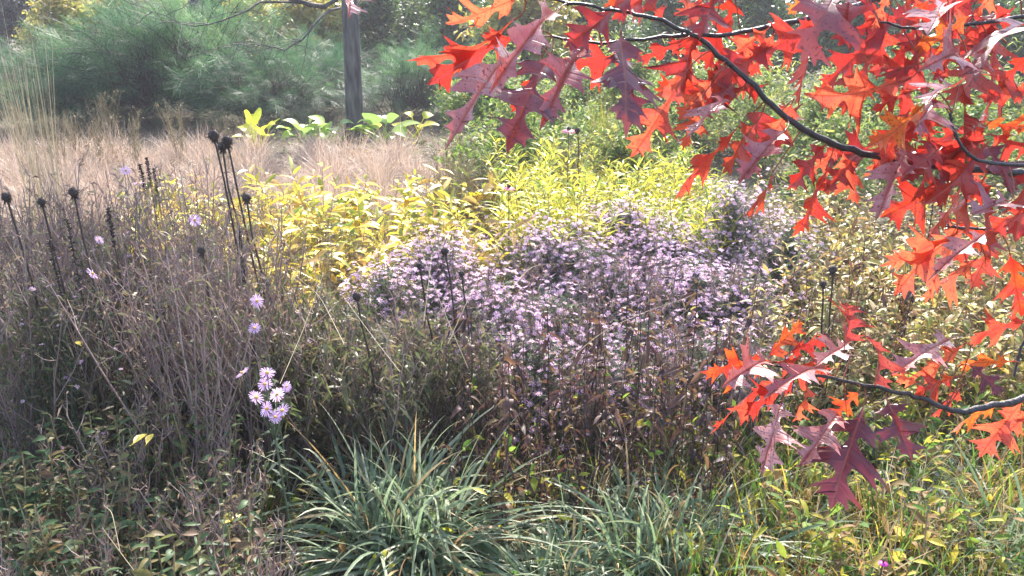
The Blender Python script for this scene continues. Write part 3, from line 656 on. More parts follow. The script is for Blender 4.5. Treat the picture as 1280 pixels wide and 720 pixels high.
# ------------------------------------------------------------------ mauve dead stems on the shaded side
K = Kind([make_twiggy(.92, i, nl=620, lw=(.015, .038), spread=.36, leaf=(M_dead, M_dead, M_deadgreen)[i % 3]) for i in range(6)])
for x, y in [q for q in scatter(120, -320, 310, 232, 560, .8, .16) if q[1] > 2.3 + .1 * math.sin(q[0] * 9) and not (q[0] / q[1] > -.36 and q[1] > 2.8)]:
    K.put((x, y), sc=random.uniform(.82, 1.08), label='mauve brown dead stems of a bushy plant in the shade', cat='dead plant', group='mauve brown dead plants on the shaded side')
K = Kind([make_twiggy(.62, i, leaf=M_olive, stem=M_stem_mauve, nst=14, nl=900, nm='olive_aster_plant', spread=.5, lw=(.02, .05)) for i in range(4)])
for x, y in [q for q in scatter(56, 290, 620, 385, 500, .5, .15) if q[1] > 2.42 + .25 * max(0, q[0] + .1)]:
    K.put((x, y), sc=random.uniform(.8, 1.1), label='olive and brown leafy plant between the shaded stems and the asters', cat='plant', group='olive brown plants before the asters')
K = Kind([make_willow(i, 9, .5, (.02, .044), .4, M_shadegreen, 'green_leaf_plant', 24, .5, .25, (.7, 1.6)) for i in range(3)])
KM = Kind([make_twiggy(.5, i, nl=420, lw=(.015, .03), spread=.4, leaf=M_dead) for i in range(2)])
for x, y in scatter(6, -60, 330, 540, 740, .42, .2):
    KM.put((x, y), sc=random.uniform(.8, 1.1), label='short brown dead plant among the dark green ones low in the shade', cat='dead plant', group='short brown dead plants low in the shade')
for x, y in scatter(52, -60, 280, 500, 760, .45, .11):
    K.put((x, y), sc=random.uniform(.7, 1.1), label='dark green leafy plant low in the shaded corner', cat='plant', group='dark green plants low in the shade')
K = Kind([make_twiggy(.52, i, nl=260, lw=(.012, .03), spread=.35, leaf=M_dead, stem=M_stem_mauve, nst=9) for i in range(2)])
for x, y in scatter(20, 470, 960, 300, 420, .5, .22):
    K.put((x, y), sc=random.uniform(.85, 1.15), label='bare spent stems pushing up through the purple asters', cat='dead plant', group='spent stems among the purple asters')
# near single flower heads
def near_aster(px, py, d, label, heads):
    c = atd(px, py, d); t = root('lilac_aster', label, 'flower', None, (c[0] + .02, c[1] + .05, 0)); o = np.array(t.location)
    bs = MB(); top = c - o; mid = top * np.array([.6, .6, .8])
    P = np.stack([np.zeros(3), top * np.array([.1, .1, .4]), mid]); tubes(bs, P[None], .003, .002, 5)
    bl = MB(); n = 30; L = rng.uniform(.02, .045, n); blades(bl, along(P[None], np.zeros(n, int), rng.uniform(.2, 1, n)), cone(n, .5, 1.8), L, L * .2, 2, .3, 'leaf')
    for hx, hy, r in heads:
        h = atd(hx, hy, d + random.uniform(-.03, .03)) - o; tubes(bs, np.stack([mid, (mid + h) / 2 + (0, 0, -.01), h - (0, 0, .004)])[None], .0015, .001, 4)
    bs.obj('stem', M_aster_leaf, t); bl.obj('foliage', M_aster_leaf, t)
    for hx, hy, r in heads:
        h = atd(hx, hy, d + random.uniform(-.03, .03)) - o; fb, db = MB(), MB()
        nd = nrm(nrm(-ray(hx, hy)) * .9 + rng.normal(size=3) * .5 + np.array([0, 0, .6]))
        a1 = nrm(np.cross(nd, rvec(1)[0])); a2 = np.cross(nd, a1); k = 20; th = np.arange(k) * 6.283 / k + rng.uniform(-.1, .1, k)
        oo = a1 * np.cos(th)[:, None] + a2 * np.sin(th)[:, None]
        blades(fb, h + oo * r * .18, oo + nd * rng.uniform(-.1, .25, k)[:, None], r * rng.uniform(.7, .88, k), r * .17, 3, .05, 'petal', side=np.cross(nd, oo))
        ball(db, h + nd * r * .04, r * .25, 8, 6, sq=(1, 1, .7)); f = fb.obj('flower', M_petal, t); q = db.obj('flower_disc', M_disc, f)
near_aster(330, 492, 2.05, 'cluster of lilac asters with yellow centres in the shade', [(303, 466, .019), (334, 466, .019), (331, 480, .018), (320, 497, .020), (346, 493, .018), (333, 511, .020), (353, 513, .019), (344, 521, .016), (358, 483, .014)])
near_aster(321, 376, 2.25, 'single lilac aster facing the viewer above the lilac cluster', [(321, 376, .019)])
near_aster(318, 410, 2.2, 'single pale aster seen from the side above the lilac cluster', [(318, 410, .016)])
near_aster(243, 275, 2.7, 'single lilac aster at the edge of the yellow band', [(243, 275, .021)])
near_aster(172, 228, 3.0, 'pair of pale lilac asters above the mauve stems', [(173, 229, .022), (157, 213, .018)])
near_aster(115, 342, 2.4, 'pale aster half hidden among mauve stems', [(115, 342, .02), (124, 300, .014)])

# ------------------------------------------------------------------ tall black seed heads
for px, py, d, r, lb, bp in [
        (267, 169, 2.75, .024, 'tallest black seed head of the trio before the yellow band', (290, 330)),
        (284, 176, 2.8, .023, 'black seed head on the straightest stalk of the trio', (305, 330)),
        (278, 183, 2.85, .021, 'lowest black seed head of the trio before the yellow band', (292, 330)),
        (308, 247, 2.6, .019, 'small black seed head on a bent stalk below the trio', (330, 360)),
        (92, 240, 2.5, .019, 'black seed head above the mauve stems on the shaded side', (85, 330)),
        (52, 252, 2.5, .016, 'small brown seed head beside the frame edge among mauve stems', (60, 330)),
        (8, 246, 2.5, .018, 'dark seed head cut by the frame edge', (14, 330)),
        (252, 313, 2.5, .015, 'small seed head low among the faded asters', (250, 380)),
        (556, 314, 2.9, .018, 'black seed head rising from the slim aster clump', (570, 380)),
        (524, 332, 2.9, .014, 'smallest black seed head in the slim aster clump', (545, 390)),
        (577, 342, 2.85, .014, 'black seed head low beside the slim aster clump', (580, 400)),
        (446, 370, 2.6, .017, 'nodding seed head among pale straws', (470, 420)),
        (1041, 337, 3.0, .020, 'black seed head leaning before the tan plants', (1060, 380)),
        (1029, 355, 3.0, .016, 'lower of the twin seed heads before the tan plants', (1050, 400)),
        (722, 163, 4.7, .02, 'tiny black seed head beside the pink coneflower', (722, 190)), ]:
    seed_stalk(px, py, d, r, lb, bp)
# dark liatris-like spikes among the mauve stems
def spike(px, py, d, ln, label):
    top = atd(px, py, d); t = root('dark_flower_spike', label, 'seed spike', 'dark upright seed spikes', (top[0] + .02, top[1], 0)); e = top - np.array(t.location)
    b = MB(); P = np.linspace(0, 1, 8)[:, None] * e; tubes(b, P[None], .004, .002, 5); b.obj('stem', M_darkstem, t)
    n = 260; s = rng.uniform(1 - ln / e[2], 1, n); L = rng.uniform(.01, .028, n); h = MB()
    L = L * .55
    blades(h, along(P[None], np.zeros(n, int), s), cone(n, .3, 1.4), L, L * .45, 2, .3, 'leaf'); h.obj('seed_spike', M_seed, t)
for px, py, d, ln, lb in [(84, 275, 2.4, .3, 'dark seed spike directly under the shaded black seed head'), (62, 300, 2.5, .22, 'shorter dark seed spike near the frame edge'), (298, 288, 2.6, .16, 'dark drooping spike at the foot of the seed head trio'),
                          (175, 205, 3.6, .12, 'first thin dark spike above the pale aster pair'), (183, 198, 3.6, .12, 'tallest thin dark spike above the pale aster pair'), (192, 212, 3.6, .12, 'thin dark spike nearest the yellow band'),
                          (1172, 215, 3.7, .4, 'dark plant stalk standing behind the oak among tan leaves'), (1182, 225, 3.7, .36, 'second dark stalk close behind the oak, shorter'), (135, 262, 2.8, .12, 'thin dark spike amid the mauve stems')]:
    spike(px, py, d, ln, lb)

# ------------------------------------------------------------------ dead dark stalks, middle
K = Kind([make_deadstalk(.55, i, 30, yl=(0, 6, 0, 10, 3)[i]) for i in range(5)])
for x, y in scatter(100, 570, 930, 385, 500, .5, .07):
    K.put((x, y), sc=random.uniform(.6, 1.1), label='dark brown dead stalk with curled leaves before the asters', cat='dead stalk', group='dark dead stalks before the asters')
for x, y in scatter(26, 985, 1140, 330, 420, .45, .11):
    K.put((x, y), sc=random.uniform(.7, 1.0), label='dark dead stalk under the tan plants beside the oak', cat='dead stalk', group='dark dead stalks under the tan plants')

# ------------------------------------------------------------------ sedge tufts
def sedge(nb, h, W, r, seed, lean=(.1, 1.2), droop=(.3, 1.05), dry=.13): return make_tuft(nb, h, W, M_sedge, 'sedge_tuft', lean, droop, 9, 0, r, M_sedgedry, dry)
p = at(505, 700); Kind([sedge(560, .76, .0128, .14, 1)]).put((p[0], p[1]), label='big arching blue green sedge tuft at the bottom middle', cat='sedge', sc=1)
p = at(830, 722); Kind([sedge(420, .64, .0115, .15, 2)]).put((p[0], p[1]), label='blue green sedge tuft below the maroon hanging oak leaf', cat='sedge')
p = at(700, 745); Kind([sedge(190, .5, .0115, .1, 3)]).put((p[0], p[1]), label='smaller sedge tuft filling the gap between the two large tufts', cat='sedge')
p = at(955, 690); Kind([sedge(150, .42, .010, .12, 4)]).put((p[0], p[1]), label='thin sedge tuft mixed with yellow leaves under the oak', cat='sedge')
p = at(1290, 730); Kind([sedge(240, .56, .011, .1, 5)]).put((p[0], p[1]), label='dark green sedge tuft cut by the bottom corner under the oak', cat='sedge')
p = at(60, 760); Kind([sedge(46, .5, .013, .16, 6, (.1, .9), (.1, .5))]).put((p[0], p[1]), label='thin sedge tuft in the shaded corner', cat='sedge')
p = at(230, 790); Kind([sedge(34, .42, .012, .16, 7, (.1, .9), (.1, .4), .3)]).put((p[0], p[1]), label='sparse sedge with a white dry blade near the shaded corner', cat='sedge')
p = at(585, 560); Kind([sedge(90, .42, .009, .1, 8, (.1, .9))]).put((p[0], p[1]), label='small upright sedge behind the biggest tuft', cat='sedge')

# ------------------------------------------------------------------ mixed low growth under the oak
K = Kind([make_willow(i, 9, .3, (.03, .06), .34, M_meadow, 'meadow_plant', 14, .9, .3, (.6, 1.7)) for i in range(4)])
for x, y in scatter(36, 890, 1330, 440, 715, .2, .15):
    K.put((x, y), sc=random.uniform(.6, 1.15), label='low yellow green meadow plant under the oak branches', cat='plant', group='low meadow plants under the oak')
K = Kind([make_tuft(80, .36, .006, (M_meadow, M_sedge, M_meadow)[i], 'meadow_grass', (.1, 1.1), (.1, .8), 6, 0, .06, M_straw, .25) for i in range(3)])
for x, y in scatter(120, 840, 1330, 400, 730, .18, .09):
    K.put((x, y), sc=random.uniform(.6, 1.2), label='wispy green and straw grass tuft under the oak', cat='grass', group='wispy grass tufts under the oak')
for x, y in scatter(10, 300, 900, 440, 600, .2, .25):
    K.put((x, y), sc=random.uniform(.8, 1.2), label='wispy grass tuft among the olive plants', cat='grass', group='wispy grass tufts among the olive plants')
K = Kind([make_tuft(46, .55, .0028, M_straw, 'straw_grass', (.1, 1.0), (.1, .8), 7, 40, .05) for i in range(3)])
for x, y in scatter(18, 300, 900, 360, 500, .45, .2):
    K.put((x, y), sc=random.uniform(.7, 1.1), label='thin tuft of pale straw tangled through the olive plants and stalks', cat='dry grass', group='thin straw tufts through the middle')
K = Kind([make_shrub(.09, .12, 60, (.04, .07), .3, M_silver, 'silver_leaf_plant', 8)])
for px, py, lb in [(1003, 582, 'x'), (1185, 590, 'silver leaved plant just below the red oak branch'), (1160, 630, 'silver leaved plant between straw stems under the oak'), (1180, 650, 'lowest silver leaved plant near the yellow leaves')][1:]:
    p = at(px, py, .08); K.put((p[0], p[1]), label=lb, cat='plant', group='small silver leaved plants')
K = Kind([make_tuft(140, .26, .0025, M_tan, 'dry_plume', (.3, 1.3), (.1, .7), 4, 300, .02)])
p = at(1232, 600, .2); K.put((p[0], p[1]), label='dry fluffy brown seed plume beside the dark sedge', cat='dry plume')

# straw culms lying across the planting
def straw(pts, label, r=.001, group='long pale straws across the planting'):
    P = np.array([atd(*q) for q in pts]); k = 14; s = np.linspace(0, len(P) - 1, k); j = np.minimum(s.astype(int), len(P) - 2); f = (s - j)[:, None]
    q = P[j] * (1 - f) + P[j + 1] * f
    for _ in range(2): q[1:-1] = (q[:-2] + 2 * q[1:-1] + q[2:]) / 4
    t = root('dry_straw', label, 'straw', group, (q[0, 0], q[0, 1], q[0, 2])); b = MB(); q = q - q[0]; tubes(b, q[None], r, r * .6, 5); b.obj('stem', M_straw, t)
    n = 40; bl = MB(); i = np.zeros(n, int); L = rng.uniform(.008, .02, n); blades(bl, along(q[None], i, rng.uniform(.8, 1, n)), nrm(q[-1] - q[-2]) + rng.normal(size=(n, 3)) * .3, L, L * .25, 1, .2, 'leaf'); bl.obj('seed_sprays', M_tan, t)
for pts, lb in [([(690, 470, 2.5), (750, 415, 2.6), (810, 388, 2.7), (860, 372, 2.8)], 'long arching straw leaning towards the purple mound'),
                ([(530, 400, 2.5), (536, 350, 2.6), (540, 318, 2.7)], 'upright straw crossing the slim aster clump'),
                ([(585, 460, 2.4), (555, 390, 2.5), (525, 310, 2.7), (520, 290, 2.75)], 'straw crossing from the olive plants up to the yellow band'),
                ([(560, 430, 2.4), (580, 385, 2.5), (597, 350, 2.6)], 'short straw leaning over the slim aster clump'),
                ([(350, 480, 2.2), (380, 410, 2.4), (405, 340, 2.6)], 'pale straw beside the lilac cluster'), ([(430, 430, 2.3), (400, 370, 2.5), (370, 345, 2.6)], 'pale straw bending over the olive aster'),
                ([(500, 465, 2.3), (465, 420, 2.4), (425, 365, 2.55)], 'pale straw leaning back from the olive plants'),
                ([(1118, 640, 1.9), (1112, 605, 1.95), (1108, 590, 2.0)], 'short pale straw pair member under the maroon oak leaves'), ([(1118, 690, 1.9), (1128, 620, 1.95), (1132, 585, 2.0)], 'taller pale straw standing under the maroon oak leaves'),
                ([(80, 240, 5.2), (72, 215, 5.3), (82, 175, 5.4)], 'bent pale straw in the dry band near the frame edge'), ([(110, 260, 4.8), (98, 215, 5), (84, 210, 5.1)], 'drooping straw over the dry band'),
                ([(1000, 470, 2.9), (1030, 420, 3.0), (1060, 375, 3.1)], 'thin straw slanting behind the pink upright oak leaf'), ([(985, 470, 2.9), (1005, 410, 3.0), (1020, 350, 3.1)], 'thin straw beside the twin seed heads'),
                ([(640, 360, 3.0), (665, 330, 3.2), (720, 330, 3.3), (760, 322, 3.4)], 'straw arching over the pale aster mound'),
                ([(150, 690, 1.8), (140, 640, 1.85), (130, 632, 1.9)], 'white dry blade standing in the shaded corner'), ([(180, 730, 1.8), (150, 690, 1.85), (128, 660, 1.9)], 'white dry blade leaning in the shaded corner')]:
    straw(pts, lb)

# pink coneflowers, magenta flower, fallen leaves
def coneflower(px, py, d, r, mat, label, name='coneflower'):
    c = atd(px, py, d); t = root(name, label, 'flower', None, (c[0], c[1] + .03, 0)); e = c - np.array(t.location)
    b = MB(); tubes(b, (np.linspace(0, 1, 6)[:, None] * e)[None], .003, .002, 5); b.obj('stem', M_olive, t)
    k = 13; th = np.arange(k) * 6.283 / k; oo = np.stack([np.cos(th), np.sin(th), th * 0], -1); f = MB()
    blades(f, e + oo * r * .25, oo + np.array([0, -.3, .1]), r, r * .4, 3, .45, 'petal', side=np.cross(np.array([0, 0, 1.0]), oo)); f.obj('petals', mat, t)
    h = MB(); ball(h, e + (0, 0, .004), r * .34, 8, 6); h.obj('flower_cone', M_seed, t)
coneflower(711, 162, 4.7, .036, M_pink, 'pink coneflower with a dark cone under the hanging oak leaves')
coneflower(636, 234, 4.0, .026, M_pink, 'faded pink flower at the edge of the yellow plants')
coneflower(1104, 703, 1.95, .009, M_magenta, 'tiny magenta flower near the bottom under the oak', 'magenta_flower')
def fallen(px, py, z, L, label, mat=M_fallen, Wf=.5, rz=0, nm='fallen_leaf', grp='fallen leaves lying on the plants under the oak'):
    p = at(px, py, z); b = MB(); d = np.array([[math.cos(rz), math.sin(rz), .15]])
    blades(b, np.zeros((1, 3)) - d * L * .5, d, [L], [L * Wf], 8, .25, 'leaf', side=np.cross(d, np.array([[.1, -.5, 1.0]])), fold=.35, u=np.array([.3]))
    tubes(b, np.stack([-d[0] * L * .5, -d[0] * L * .75 + (0, 0, .004)])[None], .0012, .001, 4, u=np.array([.3]))
    o = b.obj(nm, mat); o.location = p; tag(o, label, 'leaf', grp)
for a in [(1172, 677, .2, .045, 'bright yellow fallen leaf, the clearest one low under the oak', M_fallen, .45, -.5), (1124, 662, .16, .07, 'pale yellow fallen leaf beside the magenta flower', M_fallen, .5, 1.2), (1124, 692, .15, .07, 'pale yellow fallen leaf lowest near the magenta flower', M_fallen, .5, .9),
          (1092, 706, .12, .05, 'small yellow fallen leaf just beside the magenta flower', M_fallen, .6, .2), (1168, 550, .2, .045, 'yellow fallen leaf just below the lower oak branch', M_fallen, .4, .2), (1048, 668, .16, .04, 'thin yellow fallen leaf under the big maroon oak leaf', M_fallen, .4, 2.0),
          (1010, 712, .1, .09, 'rust red fallen leaf at the bottom edge', M_redleaf, .7, .5), (640, 455, .4, .07, 'rust red leaf caught among the dead stalks', M_redleaf, .55, 1.3), (745, 400, .42, .03, 'small orange leaf caught in the fading aster clump', M_redleaf, .6, .2),
          (600, 612, .3, .05, 'orange tinged dry leaf beside the big sedge', M_fallen, .25, -.6), (290, 645, .3, .06, 'yellow brown leaf beside the big sedge in the shade', M_fallen, .5, 1.0)]:
    fallen(*a)
for a in [(175, 545, .5, .06, 'long yellow leaf hanging in the shade', M_fallen, .3, 1.4), (187, 545, .48, .06, 'second yellow leaf hanging in the shade, behind the long one', M_fallen, .28, 1.7), (97, 427, .6, .05, 'orange leaf caught among the mauve stems', M_fallen, .25, 2.3)]:
    fallen(*a, grp='yellow leaves hanging in the shade')

# ------------------------------------------------------------------ the oak
OAK = {'r': oak_mat('red_oak_leaf', (.20, .015, .012), (.30, .03, .02), (.36, .07, .03), (.54, .035, .025), (.80, .14, .06), .46),
       'o': oak_mat('orange_oak_leaf', (.22, .03, .012), (.34, .08, .02), (.42, .16, .03), (.58, .03, .012), (.85, .18, .025), .44),
       'd': oak_mat('deep_red_oak_leaf', (.14, .015, .014), (.22, .022, .02), (.30, .05, .03), (.40, .02, .014), (.62, .075, .03), .42),
       'm': oak_mat('maroon_oak_leaf', (.08, .025, .035), (.13, .042, .055), (.19, .065, .07), (.30, .02, .02), (.42, .05, .02), .28, .32),  # maroon leaf, base lifted towards its purple sky sheen
       'p': oak_mat('pale_sheen_oak_leaf', (.26, .08, .085), (.36, .15, .145), (.48, .26, .24), (.5, .05, .04), (.62, .13, .08), .28, .24)}  # glossy sky and sun sheen painted in as a paler pink base
OUT = [(0, .006), (.05, .012), (.11, .022), (.18, .09), (.25, .215), (.255, .13), (.325, .185), (.30, .095), (.315, .045), (.37, .042), (.455, .10), (.54, .23), (.625, .375), (.605, .235), (.70, .31), (.645, .165), (.635, .065), (.69, .046),
       (.765, .095), (.86, .205), (.84, .10), (.925, .125), (.90, .05), (.95, .026), (1.0, .004)]
def _round(pts, m=3):
    # smooth sinuses, pointed lobe tips
    p = np.array(pts); n = len(p); T = np.zeros_like(p); T[1:-1] = (p[2:] - p[:-2]) * .5
    for i in range(1, n - 1):
        if p[i, 1] > p[i - 1, 1] and p[i, 1] > p[i + 1, 1]: T[i] = 0
    out = []
    for i in range(n - 1):
        for q in range(m):
            x = q / m; out.append((2 * x ** 3 - 3 * x ** 2 + 1) * p[i] + (x ** 3 - 2 * x ** 2 + x) * T[i] + (-2 * x ** 3 + 3 * x ** 2) * p[i + 1] + (x ** 3 - x ** 2) * T[i + 1])
    out.append(p[-1]); return [tuple(o) for o in out]
OUT = _round(OUT)
def oak_leaf_arrays(L, seed, fold, bend, twist, wd=1.0):
    r = np.random.default_rng(seed); k = len(OUT); V = []; UV = []
    lat = [0, .35, .7, 1.0]
    for sgn in (-1, 1):
        t = np.array([o[0] for o in OUT]); w_ = np.array([o[1] for o in OUT])
        sm = lambda a: np.interp(np.arange(k), np.arange(0, k + 3, 4), a); t = t + sm(r.normal(size=len(np.arange(0, k + 3, 4)))) * .014; w_ = w_ * (1 + sm(r.normal(size=len(np.arange(0, k + 3, 4)))) * .14) * r.uniform(.85, 1.12) * wd; t[0] = 0; t[-1] = 1
        u = np.maximum.accumulate(np.clip(t - .5 * w_, 0, 1))
        for a in lat:
            x = w_ * a * sgn; y = u + (t - u) * a
            V.append(np.stack([x, y, np.zeros(k)], -1)); UV.append(np.stack([.5 + x, y], -1))
    V = np.array(V).reshape(2, 4, k, 3); UV = np.array(UV).reshape(2, 4, k, 2)
    x, y = V[..., 0].copy(), V[..., 1].copy(); ax = np.abs(x)
    z = ax * fold + .05 * np.sin(y * 9 + r.uniform(0, 6)) * ax * 3 + r.uniform(-1, .4) * ax ** 2 * 1.6 + .02 * np.sin(x * 14 + y * 7 + r.uniform(0, 6))
    # twist along the length, then bend down
    th = twist * y; xx = x * np.cos(th) - z * np.sin(th); zz = x * np.sin(th) + z * np.cos(th)
    ph = bend * y; yy = np.where(abs(bend) > 1e-3, np.sin(ph) / (bend if abs(bend) > 1e-3 else 1), y); dz = -(1 - np.cos(ph)) / (bend if abs(bend) > 1e-3 else 1)
    V = np.stack([xx, yy - zz * np.sin(ph) * -1 * 0 , zz + dz], -1)
    return V * L, UV
def oak_leaf(mb, base, tip, nrm_, kind, seed, fold=.25, bend=.5, twist=.2, L=None, width=None):
    ax = tip - base; Lr = np.linalg.norm(ax) if L is None else L; ax = ax / np.linalg.norm(ax)
    n_ = nrm_ - ax * (nrm_ @ ax); n_ = n_ / np.linalg.norm(n_); sx = np.cross(ax, n_)
    V, UV = oak_leaf_arrays(Lr, seed, fold, bend, twist, min(1.1, (width or .095) / .75 / Lr))
    # chord correction so that the tip lands where the leaf points
    e = np.array([0, V[0, 0, -1, 1], V[0, 0, -1, 2]]); ln = np.linalg.norm(e); ca, sa = e[1] / ln, e[2] / ln
    y = V[..., 1] * ca + V[..., 2] * sa; z = -V[..., 1] * sa + V[..., 2] * ca; f = Lr / ln
    Wd = base + sx * V[..., 0:1] + ax * (y * f)[..., None] + n_ * (z)[..., None]
    k = len(OUT); idx = np.arange(2 * 4 * k).reshape(2, 4, k)
    F = np.concatenate([np.stack([idx[h, :-1, :-1], idx[h, 1:, :-1], idx[h, 1:, 1:], idx[h, :-1, 1:]], -1).reshape(-1, 4) if h else np.stack([idx[h, :-1, :-1], idx[h, :-1, 1:], idx[h, 1:, 1:], idx[h, 1:, :-1]], -1).reshape(-1, 4) for h in (0, 1)])
    mb.add(Wd, F, UV, 0)

TR = np.array([2.15, 1.75, 0.0])
oak = root('oak_tree', 'young red oak whose scarlet leaved branches hang across the view', 'tree', None, TR)
tb = MB(); s = np.linspace(0, 1, 14)
TP = np.stack([.05 * np.sin(s * 4), .04 * np.sin(s * 3), s * 4.6 - .03], -1); tubes(tb, TP[None], .085, .015, 14); tubes(tb, np.stack([TP[0], TP[0] + (0, 0, .06), TP[0] + (0, 0, .16)])[None], .13, .08, 14)
tb.obj('trunk', M_bark, oak)
BR = {  # px, py, distance along the view axis
 'a': [(1400, 232, 1.42), (1280, 217, 1.34), (1200, 212, 1.32), (1090, 196, 1.30), (1040, 180, 1.29), (1000, 160, 1.28), (960, 128, 1.27), (930, 95, 1.26), (900, 68, 1.25), (870, 45, 1.24), (845, 32, 1.24), (800, 18, 1.23), (760, 11, 1.22), (700, 1, 1.21), (640, -8, 1.20)],
 'b': [(1420, -90, 1.6), (1300, -60, 1.52), (1160, -22, 1.44), (1080, 4, 1.4), (1020, 21, 1.35), (940, 38, 1.31), (890, 46, 1.285), (850, 42, 1.27), (800, 50, 1.26), (740, 55, 1.25), (690, 45, 1.24)],
 'c': [(1400, 470, 1.44), (1280, 497, 1.36), (1225, 511, 1.33), (1195, 515, 1.32), (1160, 502, 1.30), (1130, 491, 1.29), (1060, 477, 1.27), (1010, 468, 1.26), (965, 456, 1.25)],
 'd': [(1400, 300, 1.5), (1280, 291, 1.42), (1210, 285, 1.38), (1180, 283, 1.37)],
 'e': [(1400, 60, 1.3), (1280, 17, 1.28), (1230, 30, 1.27), (1180, 32, 1.26), (1140, 36, 1.25), (1100, 28, 1.24)],
 'f': [(1500, -60, 1.6), (1250, -90, 1.5), (1000, -80, 1.4), (750, -60, 1.32), (600, -55, 1.3), (450, -40, 1.28)],
 'g': [(1330, 205, 1.22), (1215, 205, 1.2), (1190, 160, 1.19), (1190, 140, 1.19)],
 'h': [(1400, 400, 1.4), (1290, 395, 1.36), (1275, 440, 1.35), (1268, 470, 1.34)]}
BP = {}; BO = {}
for k_, pts in BR.items():
    P = np.array([atd(*q) for q in pts]) - TR
    st = along(TP[None], np.zeros(1, int), np.array([min(.9, max(.12, (P[0, 2] + .0) / 4.6 * .9))]))[0]
    P = np.concatenate([[st], [(st * .45 + P[0] * .55) + (0, 0, .03)], P]); m = len(P); kk = m * 4; x = np.linspace(0, m - 1, kk); j = np.minimum(x.astype(int), m - 2); f = (x - j)[:, None]
    q = P[j] * (1 - f) + P[j + 1] * f
    for _ in range(3): q[1:-1] = (q[:-2] + 2 * q[1:-1] + q[2:]) / 4
    q[1:-1] += rng.normal(size=(kk - 2, 3)) * .0012
    mb = MB(); r0 = {'a': .0068, 'b': .0062, 'c': .007, 'd': .0045, 'e': .004, 'f': .009, 'g': .0035, 'h': .0035}[k_]
    tubes(mb, q[None], r0, .0017, 8)
    for ii in rng.integers(kk // 3, kk - 1, 5):   # buds and spur twigs
        ball(mb, q[ii] + rng.normal(size=3) * .001, .0022 + .0018 * (1 - ii / kk), 6, 4, sq=(1, 1, 1.2))
    o = mb.obj('branch', M_oakbark, oak); BP[k_] = q; BO[k_] = o
allq = np.concatenate([BP[k_] for k_ in BP]); allk = np.concatenate([[k_] * len(BP[k_]) for k_ in BP])

